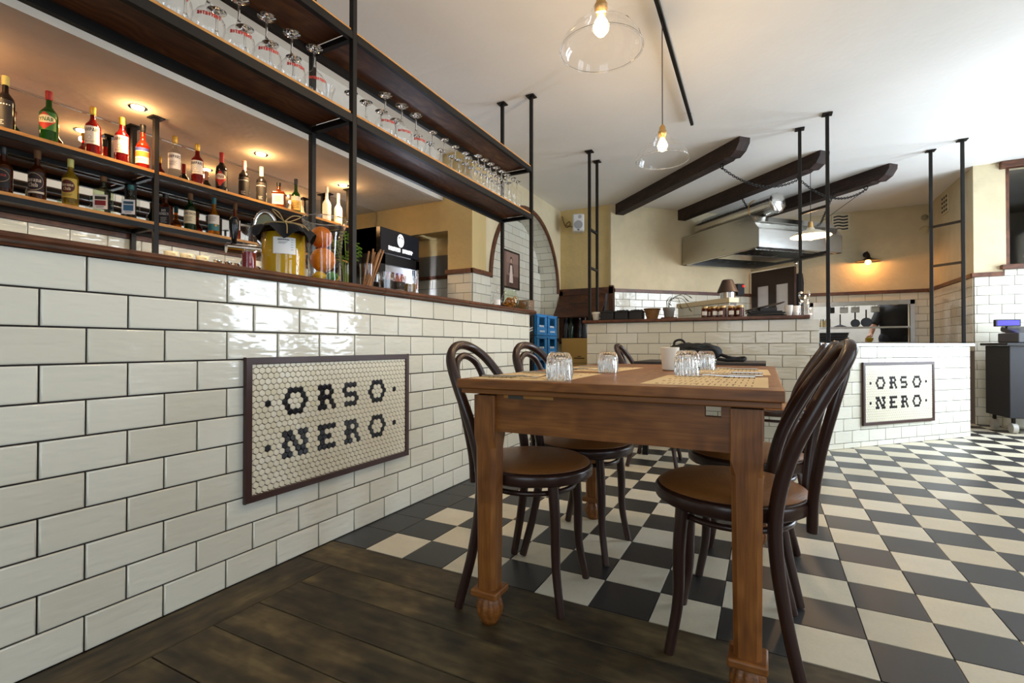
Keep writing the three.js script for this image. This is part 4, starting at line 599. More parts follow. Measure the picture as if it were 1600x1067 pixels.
// ---------------------------------------------------------------- dining table
{
  const o = thing('dining_table', 'brown wooden extending table with square legs and carved bulb feet', 'table'), x0 = 0.85, x1 = 1.718, zf = -1.23, zb = -2.68, yt = 0.75, th = 0.027;
  const board = (a, b, c, d, grain) => part('top_board', rb(b - a - 0.0015, th, d - c - 0.0015, 0.003, (a + b) / 2, yt - th / 2, (c + d) / 2, grain), M.table, o);
  board(x0, x1, -1.36, zf, 'x'); for (let k = 0; k < 3; k++) board(x0 + (x1 - x0) * k / 3, x0 + (x1 - x0) * (k + 1) / 3, -2.40, -1.36, 'z'); board(x0, x1, zb, -2.40, 'x');
  part('under_leaf', rb(x1 - x0 - 0.012, 0.016, 1.1, 0.003, (x0 + x1) / 2, yt - th - 0.0085, -1.8, 'z'), M.table, o);
  const xs = [0.92, 1.638], zs = [-1.312, -2.33], s = 0.071;
  for (const x of xs) for (const z of zs) {
    const p = [], W = s / 2, c = 0.011; // square leg, chamfered below the apron
    const ring = (y, ch, w) => [[-w + ch, -w], [w - ch, -w], [w, -w + ch], [w, w - ch], [w - ch, w], [-w + ch, w], [-w, w - ch], [-w, -w + ch]].map(([a, b]) => [a, y, b]);
    const rs = [ring(0.1, c, W * 0.86), ring(0.54, c, W * 0.97), ring(0.575, 0.002, W), ring(0.7, 0.002, W)], idx = [], pos = [];
    for (let i = 0; i < 3; i++) for (let k = 0; k < 8; k++) { const a = rs[i][k], b = rs[i][(k + 1) % 8], d = rs[i + 1][(k + 1) % 8], e = rs[i + 1][k]; pos.push(...a, ...d, ...b, ...a, ...e, ...d); }
    const g = new THREE.BufferGeometry(); g.setAttribute('position', new THREE.Float32BufferAttribute(pos, 3)); g.computeVertexNormals();
    const l = part('leg', uvm(g.translate(x, 0, z), 'y'), M.table, o);
    part('collar', rb(0.088, 0.022, 0.088, 0.006, x, 0.098, z, 'x'), M.table, l);
    const f = lathe([[0, 0.0], [0.026, 0.0], [0.03, 0.012], [0.04, 0.03], [0.043, 0.05], [0.036, 0.072], [0.026, 0.083], [0.024, 0.09]], 48), q = f.attributes.position;
    for (let i = 0; i < q.count; i++) { const X = q.getX(i), Z = q.getZ(i), r = Math.hypot(X, Z), a = Math.atan2(Z, X), k = 1 - 0.2 * Math.pow(Math.abs(Math.cos(a * 5)), 8) * Math.min(1, Math.max(0, (q.getY(i) - 0.008) * 60)); q.setX(i, X * k); q.setZ(i, Z * k); } f.computeVertexNormals();
    part('bulb_foot', f.translate(x, 0, z), M.table, l);
  }
  // front apron with its slot, plain aprons elsewhere
  const ap = (a, b, hole) => uvm(sheet(rect(a, b, 0.59, 0.708), hole, 0.022), 'x');
  part('apron', ap(0.955, 1.604, [rect(1.545, 1.582, 0.675, 0.7)]).translate(0, 0, -1.316), M.table, o); part('apron', ap(0.955, 1.604, []).translate(0, 0, -2.345), M.table, o);
  for (const x of xs) part('apron', bx(0.022, 0.118, 0.95, x, 0.649, -1.82, 'z'), M.table, o);
  part('iron_bracket', bx(0.05, 0.018, 0.003, 1.02, 0.7, -1.293), std(0x5d5a55, 0.5, { metalness: 0.7 }), o); part('bare_wood_strip', bx(0.16, 0.012, 0.002, 1.06, 0.7, -1.2935, 'x'), M.edge, o);
}
// ---------------------------------------------------------------- bentwood chairs, local +x is the front
function makeChair(label, group) {
  const o = thing('bentwood_chair', label, 'chair', [0, 0, 0], 0, group), sm = M.bent;
  part('seat_ring', lathe([[0.15, 0.405], [0.198, 0.405], [0.207, 0.412], [0.208, 0.436], [0.2, 0.447], [0.15, 0.447]], 40), sm, o);
  part('seat_pad', lathe([[0, 0.474], [0.08, 0.473], [0.14, 0.468], [0.178, 0.46], [0.197, 0.45], [0.198, 0.446], [0.14, 0.44], [0, 0.44]].reverse(), 40), M.leather, o);
  for (const s of [-1, 1]) part('front_leg', tapered([[0.115, 0.41, 0.12 * s], [0.125, 0.28, 0.125 * s], [0.128, 0.14, 0.127 * s], [0.15, 0.0, 0.145 * s]], [0.019, 0.0175, 0.015, 0.0135]), sm, o);
  const half = [[-0.172, 0.004, 0.225], [-0.135, 0.17, 0.203], [-0.112, 0.33, 0.192], [-0.112, 0.45, 0.19], [-0.142, 0.58, 0.192], [-0.203, 0.71, 0.176], [-0.254, 0.795, 0.138], [-0.281, 0.839, 0.074], [-0.288, 0.852, 0]];
  part('back_hoop', tapered([...half, ...half.slice(0, -1).reverse().map(([x, y, z]) => [x, y, -z])], [0.0145, 0.0175, 0.0185, 0.0175, 0.0165, 0.0175, 0.0185, 0.0175, 0.0145], 90, 10), sm, o);
  const inn = [[-0.197, 0.368, 0.076], [-0.2, 0.46, 0.082], [-0.215, 0.58, 0.1], [-0.243, 0.7, 0.103], [-0.268, 0.782, 0.075], [-0.28, 0.812, 0]];
  part('inner_hoop', tapered([...inn, ...inn.slice(0, -1).reverse().map(([x, y, z]) => [x, y, -z])], [0.014, 0.0135, 0.013, 0.0135, 0.014], 60, 9), sm, o);
  part('leg_hoop', new THREE.TorusGeometry(0.152, 0.009, 8, 40).rotateX(Math.PI / 2).translate(-0.008, 0.372, 0), sm, o);
  return o;
}
{
  const c = makeChair('bentwood chair with brown seat, bar side of the table, nearest the sign', 'chairs at the brown table'); c.position.set(0.95, 0, -1.565); c.rotation.y = 0.06;
  dup(c, [0.985, 0, -2.0], -0.05, 'bentwood chair on the bar side of the table, beside the table’s rear leg');
  dup(c, [1.585, 0, -1.552], Math.PI + 0.02, 'bentwood chair on the open-floor side, tucked behind the front table leg');
  dup(c, [1.61, 0, -2.07], Math.PI - 0.03, 'bentwood chair on the open-floor side, second along the table');
  const d = dup(c, [1.72, 0, -3.66], Math.PI - 0.1, 'bentwood chair at the open-floor end of the small dark table'); d.userData.group = 'chairs at the small dark table';
  const e = dup(c, [0.97, 0, -3.66], 0.05, 'bentwood chair at the bar end of the small dark table'); e.userData.group = 'chairs at the small dark table';
}
// ---------------------------------------------------------------- set table
const TY = 0.7505;
{
  const menu = print(512, 360, (c, w, h) => { c.fillStyle = '#ddc596'; c.fillRect(0, 0, w, h); c.fillStyle = '#4a3a22'; for (let k = 0; k < 4; k++) { const X = 30 + k * 122; for (let r = 0; r < 16; r++) c.fillRect(X, 60 + r * 17, 30 + (r * 37 + k * 23) % 60, 3); c.fillRect(X, 40, 22, 10); c.fillRect(X + 36, 150 + k * 22, 14, 11); c.fillRect(X + 60, 260 - k * 31, 14, 11); } }, { rough: 0.85 });
  const mat = thing('paper_placemat', 'printed kraft paper placemat under the front open-floor setting', 'placemat', [1.535, TY, -1.505], 0, 'kraft paper placemats');
  part('paper_sheet', new THREE.BoxGeometry(0.42, 0.0006, 0.3).rotateY(Math.PI / 2), [M.kraft, M.kraft, menu, M.kraft, M.kraft, M.kraft], mat);
  dup(mat, [1.54, TY, -2.06], 0.02, 'printed kraft paper placemat under the rear open-floor setting'); dup(mat, [1.02, TY, -1.475], Math.PI + 0.03, 'printed kraft paper placemat under the front bar-side setting'); dup(mat, [1.03, TY, -2.02], Math.PI - 0.04, 'printed kraft paper placemat under the rear bar-side setting');
  const tum = (label, x, z, s) => {
    const o = thing('ribbed_tumbler', label, 'glass', [x, TY, z], z, 'upturned ribbed tumblers');
    const g = lathe([[0.036, 0.0008], [0.0375, 0.02], [0.0368, 0.045], [0.033, 0.068], [0.028, 0.078], [0.022, 0.081], [0, 0.0795], [0, 0.068], [0.022, 0.066], [0.029, 0.058], [0.0335, 0.04], [0.0345, 0.02], [0.0345, 0.0008]], 96), q = g.attributes.position;
    for (let i = 0; i < q.count; i++) { const X = q.getX(i), Z = q.getZ(i), r = Math.hypot(X, Z), y = q.getY(i); if (r < 0.02) continue; const a = Math.atan2(Z, X), outer = r > 0.0348 - Math.max(0, y - 0.05) * 0.2, k = 1 + (outer ? 0.06 * Math.cos(a * 22) * Math.min(1, Math.max(0, y - 0.006) * 120) : 0); q.setX(i, X * k * s); q.setZ(i, Z * k * s); }
    for (let i = 0; i < q.count; i++) q.setY(i, q.getY(i) * s); g.computeVertexNormals();
    part('glass_body', g, phy(0xffffff, 0.02, { transmission: 1, thickness: 0.01, ior: 1.5 }), o);
  };
  tum('upturned ribbed tumbler at the front bar-side placemat', 1.149, -1.318, 1.0); tum('upturned ribbed tumbler at the rear bar-side placemat', 1.158, -1.777, 0.97);
  tum('upturned ribbed tumbler at the front open-floor placemat', 1.446, -1.709, 1.04); tum('upturned ribbed tumbler at the rear open-floor placemat', 1.46, -2.15, 0.96);
  const knife = (label, x, z, t) => { const o = thing('table_knife', label, 'knife', [x, TY + 0.0008, z], t, 'knives on the placemats'); part('blade', uvm(sheet([[0, -0.008], [0.09, -0.009], [0.112, 0.0], [0.108, 0.006], [0, 0.005]], [], 0.0015).rotateX(-Math.PI / 2), 'x'), M.chrome, o); part('handle', rb(0.1, 0.007, 0.014, 0.003, -0.05, 0.0035, 0, 'x'), M.chrome, o); };
  const fork = (label, x, z, t) => { const o = thing('table_fork', label, 'fork', [x, TY + 0.0008, z], t, 'forks on the placemats'); part('handle', tapered([[-0.1, 0.003, 0], [-0.02, 0.0035, 0], [0.03, 0.006, 0], [0.05, 0.005, 0]], [0.005, 0.004, 0.003, 0.003], 14, 8), M.chrome, o); part('tines', [bx(0.02, 0.0016, 0.022, 0.058, 0.0045, 0), ...[-0.009, -0.003, 0.003, 0.009].map((z2) => tube([[0.066, 0.0045, z2], [0.085, 0.003, z2], [0.108, 0.009, z2]], 0.0014, 8, 5))], M.chrome, o); };
  fork('fork on the front bar-side placemat', 0.985, -1.335, 0.1); knife('knife on the front bar-side placemat', 0.99, -1.6, 0.05); fork('fork on the rear bar-side placemat', 1.0, -1.88, -0.1); knife('knife on the rear bar-side placemat', 1.01, -2.15, 0.03);
  fork('fork on the front open-floor placemat', 1.55, -1.66, Math.PI); knife('knife on the front open-floor placemat', 1.57, -1.72, Math.PI + 0.08); fork('fork on the rear open-floor placemat', 1.55, -2.2, Math.PI - 0.1); knife('knife on the rear open-floor placemat', 1.57, -1.9, Math.PI);
  const p = thing('white_pot', 'tapered matt white pot in the middle of the brown table', 'pot', [1.338, TY, -2.03]); part('pot_body', lathe([[0, 0.001], [0.029, 0.001], [0.031, 0.006], [0.036, 0.09], [0.035, 0.093], [0.032, 0.09], [0.028, 0.012], [0, 0.01]], 30), std(0xe9e3d4, 0.5), p);
}
{ // small dark table with a bag
  const o = thing('small_dark_table', 'small dark table standing before the tiled counter', 'table', [1.22, 0, -4.12]);
  part('table_top', rb(0.92, 0.026, 0.62, 0.005, 0, 0.715, 0, 'x'), std(0x2a2220, 0.45), o); for (const x of [-0.38, 0.38]) for (const z of [-0.24, 0.24]) part('leg', bx(0.04, 0.7, 0.04, x, 0.35, z), M.steel, o);
  const b = thing('camera_bag', 'black camera bag with carrying strap on the small dark table', 'bag', [1.18, 0.729, -4.1], 0.2), blob = new THREE.SphereGeometry(1, 40, 24), q = blob.attributes.position;
  for (let i = 0; i < q.count; i++) { let x = q.getX(i), y = q.getY(i), z = q.getZ(i); const e = (v, k) => Math.sign(v) * Math.pow(Math.abs(v), k); x = e(x, 0.75); y = e(y, 0.8); z = e(z, 0.8); const n = 1 + 0.09 * Math.sin(x * 9 + y * 4) * Math.cos(z * 7) + 0.05 * Math.sin(y * 17 + x * 5), t = 0.72 + 0.28 * Math.sin((x + 1.1) * 1.25); q.setXYZ(i, x * 0.2, 0.072 + y * 0.072 * n * t * (y < 0 ? 1 / (n * t) : 1) + (x < -0.3 ? 0.02 * (-x - 0.3) * (y > 0 ? 1 : 0) : 0), z * 0.1 * n); } blob.computeVertexNormals();
  part('bag_body', blob, std(0x131314, 0.75), b);
  part('top_handle', tube([[-0.16, 0.11, 0.02], [-0.15, 0.155, 0.02], [-0.1, 0.165, 0.02], [-0.06, 0.12, 0.02]], 0.009, 20, 7), std(0x0f0f10, 0.7), b); part('zip_line', tube([[-0.15, 0.105, 0.07], [-0.03, 0.118, 0.075], [0.1, 0.113, 0.075], [0.17, 0.085, 0.06]], 0.004, 24, 6), std(0x2c4a4a, 0.5), b);
  part('shoulder_strap', tube([[0.19, 0.05, 0.03], [0.24, 0.03, 0.08], [0.3, 0.024, 0.05], [0.35, 0.028, 0.06], [0.33, 0.012, 0.1], [0.24, 0.01, 0.1], [0.15, 0.02, 0.1]], 0.013, 40, 7), std(0x101011, 0.8), b);
}
// ---------------------------------------------------------------- kitchen counters
const C2 = { ang: Math.atan2(1.338, 1.257), u: [0.6847, 0, -0.7288], n: [0.7288, 0, 0.6847], L: 1.9 };
{
  const o = thing('tiled_counter', 'bar-height white tiled counter carrying plant pots and honey jars', 'counter');
  part('body', B3(0.105, 2.062, 0, 1.068, -5.2, -4.656), M.groutPale, o);
  tiled(o, { O: [0.1, 0, -4.657], u: [1, 0, 0], n: [0, 0, 1], W: 1.965, H: 1.07, row0: -0.03, off: [0, 0.1] });
  tiled(o, { O: [0.106, 0, -5.2], u: [0, 0, 1], n: [-1, 0, 0], W: 0.54, H: 1.07, row0: -0.03, off: [0.1, 0] });
  const l = thing('counter_ledge', 'brown wooden ledge on top of the tiled counter', 'counter top'); part('board', rb(1.94, 0.03, 0.6, 0.008, 1.03, 1.0855, -4.92, 'x'), M.ledge, l);
  const c = thing('low_tiled_counter', 'low white tiled counter with pale worktop set at an angle', 'counter');
  const poly = (pts, y0, y1) => uvm(sheet(pts.map(([x, z]) => [x, -z]), [], y1 - y0).rotateX(-Math.PI / 2).translate(0, y0, 0), 'x');
  const A = [2.07, -4.65], Bq = [2.07 + C2.u[0] * C2.L, -4.65 + C2.u[2] * C2.L], back = (p, d) => [p[0] - C2.n[0] * d, p[1] - C2.n[2] * d];
  part('body', poly([[A[0] + 0.004, A[1] - 0.012], back(Bq, 0.007), back(Bq, 0.5), [2.074, -5.38]].reverse().reverse(), 0, 0.845), M.groutPale, c);
  tiled(c, { O: [A[0] - C2.n[0] * 0.005, 0, A[1] - C2.n[2] * 0.005], u: C2.u, n: C2.n, W: C2.L, H: 0.845, row0: -0.055, off: [0.05, 0.15] });
  const w = thing('low_worktop', 'pale worktop slab on the angled low counter', 'counter top'); part('slab', poly([[A[0], A[1] + 0.03], [Bq[0] + C2.n[0] * 0.025 + 0.02, Bq[1] + C2.n[2] * 0.025 - 0.02], back(Bq, 0.52), [2.07, -5.4]], 0.846, 0.871), std(0x9b9b9d, 0.35, { metalness: 0.3 }), w);
  mosaic(thing('mosaic_sign', 'framed pale hexagon mosaic reading ORSO NERO on the low angled counter', 'sign', [A[0] + C2.u[0] * 0.455 + C2.n[0] * 0.006, 0.182, A[1] + C2.u[2] * 0.455 + C2.n[2] * 0.006], C2.ang), false);
}
// ceiling-high post pairs with rungs
function ladder(label, a, b, ya, yb) {
  const o = thing('steel_post_pair', label, 'post', [0, 0, 0], 0, undefined);
  for (const [p, y0] of [[a, ya], [b, yb]]) { const h = CE(p[1]) - y0 - 0.003; part('post', rb(0.027, h, 0.027, 0.003, p[0], y0 + h / 2 + 0.001, p[1], 'y', 1), M.steel, o); part('ceiling_plate', bx(0.075, 0.008, 0.075, p[0], CE(p[1]) - 0.006, p[1]), M.steel, o); part('foot_plate', bx(0.06, 0.005, 0.06, p[0], y0 + 0.0035, p[1]), M.steel, o); }
  for (const y of [2.03, 1.64]) part('rung', bar([a[0], y, a[1]], [b[0], y, b[1]], 0.02, 0.022), M.steel, o);
}
ladder('pair of black steel posts with rungs at the plant-pot end of the counter', [0.1, -4.735], [0.1, -4.985], 1.1005, 1.1005);
ladder('pair of black steel posts with rungs where the two counters meet', [2.145, -4.875], [1.955, -5.075], 0.871, 1.1005);
ladder('pair of black steel posts with rungs at the far end of the low counter', [3.335, -6.055], [3.145, -6.245], 0.871, 0.871);
// ---------------------------------------------------------------- things on the tiled counter
const CY = 1.1005;
{
  const pot = (label, x, z, m, r = 0.045, h = 0.09) => { const o = thing('flower_pot', label, 'pot', [x, CY, z]); part('pot_body', lathe([[0, 0.001], [r * 0.72, 0.001], [r * 0.9, h * 0.72], [r, h * 0.74], [r, h], [r * 0.88, h], [r * 0.7, h * 0.3], [0, h * 0.3]], 22), m, o); return o; };
  pot('small white flower pot at the end of the counter', 0.165, -4.74, std(0xd8d2c0, 0.6), 0.042, 0.085);
  const tub = thing('herb_tub', 'black plastic herb tub beside the white flower pot', 'tub', [0.29, CY, -4.75], 0, 'black herb tubs on the counter'); part('tub_body', merge([rb(0.13, 0.085, 0.11, 0.01, 0, 0.0425, 0), rb(0.138, 0.014, 0.118, 0.005, 0, 0.08, 0)]), M.plastic, tub);
  part('soil', merge(Array.from({ length: 18 }, (_, k) => new THREE.IcosahedronGeometry(0.012, 0).translate((rnd() - 0.5) * 0.11, 0.088, (rnd() - 0.5) * 0.09))), std(0x1c1713, 0.9), tub); dup(tub, [0.43, CY, -4.75], 0, 'black plastic herb tub between two other tubs'); dup(tub, [0.57, CY, -4.75], 0, 'black plastic herb tub beside the wicker basket');
  const bk = thing('wicker_basket', 'small brown wicker basket beside the black tubs', 'basket', [0.718, CY, -4.74]); const rings = []; for (let k = 0; k < 8; k++) rings.push(new THREE.TorusGeometry(0.045 + k * 0.0032, 0.0068, 6, 28).rotateX(Math.PI / 2).translate(0, 0.008 + k * 0.0115, 0)); part('weave', rings, std(0x8a6236, 0.8), bk); part('rim', new THREE.TorusGeometry(0.072, 0.008, 6, 28).rotateX(Math.PI / 2).translate(0, 0.095, 0), std(0x6e4a26, 0.8), bk); part('base', cyl(0.046, 0.046, 0.006, 0, 0.004, 0, 20), std(0x8a6236, 0.8), bk);
  const g = pot('grey flower pot with a drooping dry stem on a wooden saucer', 0.875, -4.73, std(0x76726a, 0.7), 0.055, 0.105); part('saucer', cyl(0.075, 0.07, 0.012, 0.0, -0.0, 0, 24).translate(0, 0.007, 0), std(0x6b4a30, 0.7), g);
  for (let k = 0; k < 5; k++) { const a = k * 1.3, d = 0.05 + 0.05 * (k % 3); part('stem', tube([[0, 0.08, 0], [0.02 * Math.cos(a), 0.17, 0.01], [0.09 + d * 0.5 * Math.cos(a), 0.225 - 0.01 * k, 0.02 * Math.sin(a)], [0.14 + d * Math.cos(a), 0.2 - 0.03 * k, 0.03 * Math.sin(a)]], 0.0025, 18, 5), std(0x55502f, 0.8), g); part('leaf', new THREE.SphereGeometry(0.022, 8, 6).scale(1, 0.2, 0.45).rotateZ(-0.7).translate(0.14 + d * Math.cos(a), 0.195 - 0.03 * k, 0.03 * Math.sin(a)), std(0x4d4a2b, 0.8), g); }
  const jar = thing('honey_jar', 'amber honey jar in the front row, first from the flower pots', 'jar', [1.19, CY, -4.72], 0, 'honey jars on the counter'); part('jar_body', lathe([[0, 0.001], [0.028, 0.001], [0.03, 0.006], [0.03, 0.075], [0.025, 0.085]], 18), btl(0x9a4a0e), jar); part('honey', lathe([[0, 0.004], [0.027, 0.004], [0.0275, 0.07], [0, 0.07]], 16), std(0x6e2a08, 0.2), jar); part('lid', cyl(0.029, 0.029, 0.016, 0, 0.093, 0, 18), M.brass, jar); part('label', cylLabel(0.0306, 0.035, 0.04, 1.5), M.paper, jar);
  [[1.265, -4.73], [1.34, -4.71], [1.41, -4.725], [1.48, -4.71], [1.23, -4.81], [1.3, -4.82], [1.462, -4.81]].forEach(([x, z], k) => dup(jar, [x, CY, z], rnd() * 2 - 1, k < 4 ? `amber honey jar in the front row, ${ORD[k + 1]} from the flower pots` : `amber honey jar in the back row, ${ORD[k - 4]} from the flower pots`));
  const tub2 = thing('white_tub', 'white lidded tub set among the honey jars', 'tub', [1.375, CY, -4.82]); part('tub_body', cyl(0.045, 0.04, 0.1, 0, 0.051, 0, 24), M.white2, tub2); part('lid', cyl(0.048, 0.048, 0.014, 0, 0.107, 0, 24), M.paper, tub2);
  const ln = (label, y, w, d, t, m, x = 1.68, z = -4.8) => { const o = thing('menu_board', label, 'menu', [x, CY + y, z], t); part('board', rb(w, 0.012, d, 0.003, 0, 0.006, 0, 'x'), m, o); return o; };
  ln('black menu board lowest in the stack beside the jars', 0, 0.3, 0.2, 0.05, M.black); ln('dark grey menu board second in the stack', 0.0125, 0.28, 0.2, -0.08, std(0x2d2b2b, 0.5)); ln('black menu board third in the stack', 0.025, 0.27, 0.19, 0.1, M.black);
  const lp = thing('open_folder', 'dark folder leaning half open on the stack of menu boards', 'folder', [1.66, CY + 0.038, -4.82], 0.12); part('lower_cover', rb(0.27, 0.01, 0.19, 0.003, 0, 0.005, 0), M.black, lp); part('upper_cover', rb(0.3, 0.008, 0.2, 0.003).rotateZ(0.22).translate(0.005, 0.052, 0), std(0x4a3a2c, 0.5), lp); part('pages', rb(0.13, 0.03, 0.16, 0.003, 0.03, 0.025, 0), std(0x3a3a40, 0.6), lp);
  const cp = thing('espresso_cup', 'small white cup next to the stack of menu boards', 'cup', [1.85, CY, -4.74], 0, 'white cups by the fairy lights'); part('cup_body', lathe([[0, 0.001], [0.022, 0.001], [0.03, 0.05], [0.034, 0.09], [0.032, 0.09], [0.027, 0.05], [0, 0.008]], 20), M.white2, cp); dup(cp, [1.905, CY, -4.83], 0, 'small white cup right beside the fairy light carafe');
  const v = thing('fairy_light_bottle', 'clear glass carafe wound with tiny warm fairy lights', 'bottle', [1.965, CY, -4.73]); part('bottle_glass', lathe([[0, 0.002], [0.036, 0.002], [0.038, 0.01], [0.036, 0.1], [0.03, 0.12], [0.034, 0.14], [0.045, 0.165], [0.045, 0.19], [0.03, 0.205]], 22), M.glass, v);
  const wire = []; for (let k = 0; k <= 40; k++) wire.push([Math.cos(k * 0.75) * 0.043, 0.01 + k * 0.0048, Math.sin(k * 0.75) * 0.043]); part('light_wire', tube(wire, 0.001, 160, 4), M.brass, v); for (let k = 0; k < 9; k++) part('fairy_bulb', new THREE.SphereGeometry(0.0065, 8, 6).translate(Math.cos(k * 3.4) * 0.046, 0.012 + k * 0.022, Math.sin(k * 3.4) * 0.046), std(0xffffff, 0.4, { emissive: 0xffc98a, emissiveIntensity: 5 }), v);
}
// ---------------------------------------------------------------- kitchen behind the counters
{
  const o = thing('tiled_partition', 'low white tiled kitchen partition with a cream top slab behind the flower pots', 'partition', [1.35, 0, -5.55], -K45);   // local x runs towards the dining room
  part('body', bx(0.86, 1.3, 0.08, -0.43, 0.65, -0.04), M.groutPale, o);
  tiled(o, { O: [-0.86, 0.9, 0.001], u: [1, 0, 0], n: [0, 0, 1], W: 0.86, H: 0.4, off: [0, 0.1] });
  part('top_slab', bx(0.88, 0.05, 0.12, -0.43, 1.326, -0.04), std(0xe4d3ac, 0.6), o);
  const t = thing('steel_worktable', 'steel work table behind the tiled counter', 'table', [1.48, 0, -6.08], K45); part('table_top', bx(0.6, 0.03, 0.5, 0, 1.085, 0), M.inox, t); for (const x of [-0.22, 0.22]) for (const z of [-0.22, 0.22]) part('leg', bx(0.035, 1.07, 0.035, x, 0.535, z), M.inox, t);
  const f = thing('steel_canister', 'steel cylinder with a dark brown conical lid behind the honey jars', 'canister', [1.3, 1.1005, -5.95]); part('cylinder', cyl(0.08, 0.08, 0.345, 0, 0.1725, 0, 28), M.inox, f); part('cone_lid', lathe([[0.107, 0.343], [0.109, 0.348], [0.058, 0.475], [0.05, 0.485], [0, 0.486]], 28), std(0x3d2b20, 0.55), f);
}
{ // extractor hood; local x along the front, z towards the room
  const o = thing('extractor_hood', 'large stainless steel extractor hood hanging over the kitchen', 'extractor hood', [1.61, 2.0, -6.35], K45), W = 1.29, D = 1.4, H = 0.4, q = 0.215, sl = 0.14, t = 0.004;
  const endP = () => uvm(sheet([[0, 0], [0, q], [-sl, H], [-D, H], [-D, 0]].map(([z, y]) => [-z, y]), [], t).rotateY(Math.PI / 2), 'z');
  part('end_panel', endP(), M.inox, o); part('end_panel', endP().translate(W - t, 0, 0), M.inox, o);
  part('front_lip', bx(W, q, t, W / 2, q / 2, -t / 2), M.inox, o);
  const L = Math.hypot(sl, H - q); part('sloped_front', bx(W, L, t).rotateX(-Math.atan2(sl, H - q)).translate(W / 2, (q + H) / 2, -sl / 2), M.inox, o);
  part('top_panel', bx(W, t, D - sl, W / 2, H - t / 2, -(D + sl) / 2), M.inox, o); part('rear_panel', bx(W, H, t, W / 2, H / 2, -D + t / 2), M.inox, o);
  part('gutter', [bx(W, t, 0.06, W / 2, t / 2, -0.03), bx(W, t, 0.06, W / 2, t / 2, -D + 0.03), bx(0.05, t, D, 0.025, t / 2, -D / 2), bx(0.05, t, D, W - 0.025, t / 2, -D / 2)], M.inox, o);
  part('inner_ceiling', bx(W - 0.01, t, D - 0.01, W / 2, 0.3, -D / 2), M.inox, o);
  for (let k = 0; k < 20; k++) part('filter_slat', bx(0.028, 0.006, 0.42).rotateX(0.35).translate(0.09 + k * 0.058, 0.07, -0.32), M.inox, o);
  part('filter_frame', [bx(1.2, 0.012, 0.03, W / 2, 0.0, 0).rotateX(0).translate(0, 0.145, -0.52), bx(1.2, 0.012, 0.03, W / 2, 0.0, 0).translate(0, 0.004, -0.11)], M.inox, o); part('drip_plate', bx(1.0, 0.006, 0.3, W / 2, 0.02, -0.72), M.inox, o);
  const d = thing('foil_duct', 'crumpled silver foil duct lying on the extractor hood', 'duct', [1.61, 2.407, -6.35], K45), g = new THREE.CylinderGeometry(0.115, 0.115, 1.36, 40, 60).rotateX(Math.PI / 2), p = g.attributes.position;
  for (let i = 0; i < p.count; i++) { const x = p.getX(i), y = p.getY(i), z = p.getZ(i), a = Math.atan2(y, x), r = Math.hypot(x, y); if (r < 0.1) continue; const k = 1 + 0.02 * Math.sin(z * 160) + 0.035 * (fbm(a * 3 + 20, z * 9 + 20, 64, 64, 3) - 0.5); p.setX(i, x * k); p.setY(i, y * k); } g.computeVertexNormals();
  const foil = std(0xcfcdc8, 0.25, { metalness: 1 }); part('duct_body', g.translate(0.25, 0.12, -0.66), foil, d);
  const cap = new THREE.SphereGeometry(0.118, 24, 16, 0, Math.PI * 2, 0, Math.PI / 2).rotateX(Math.PI / 2), cq = cap.attributes.position; for (let i = 0; i < cq.count; i++) { const k = 1 + 0.2 * (fbm(cq.getX(i) * 40 + 30, cq.getY(i) * 40 + 30, 64, 64, 3) - 0.5); cq.setXYZ(i, cq.getX(i) * k, cq.getY(i) * k, cq.getZ(i) * 0.45 * k); } cap.computeVertexNormals(); part('crumpled_end', cap.translate(0.25, 0.12, 0.018), foil, d); part('clip_band', new THREE.TorusGeometry(0.119, 0.006, 6, 32).translate(0.25, 0.12, -0.3), M.brass, d);
}
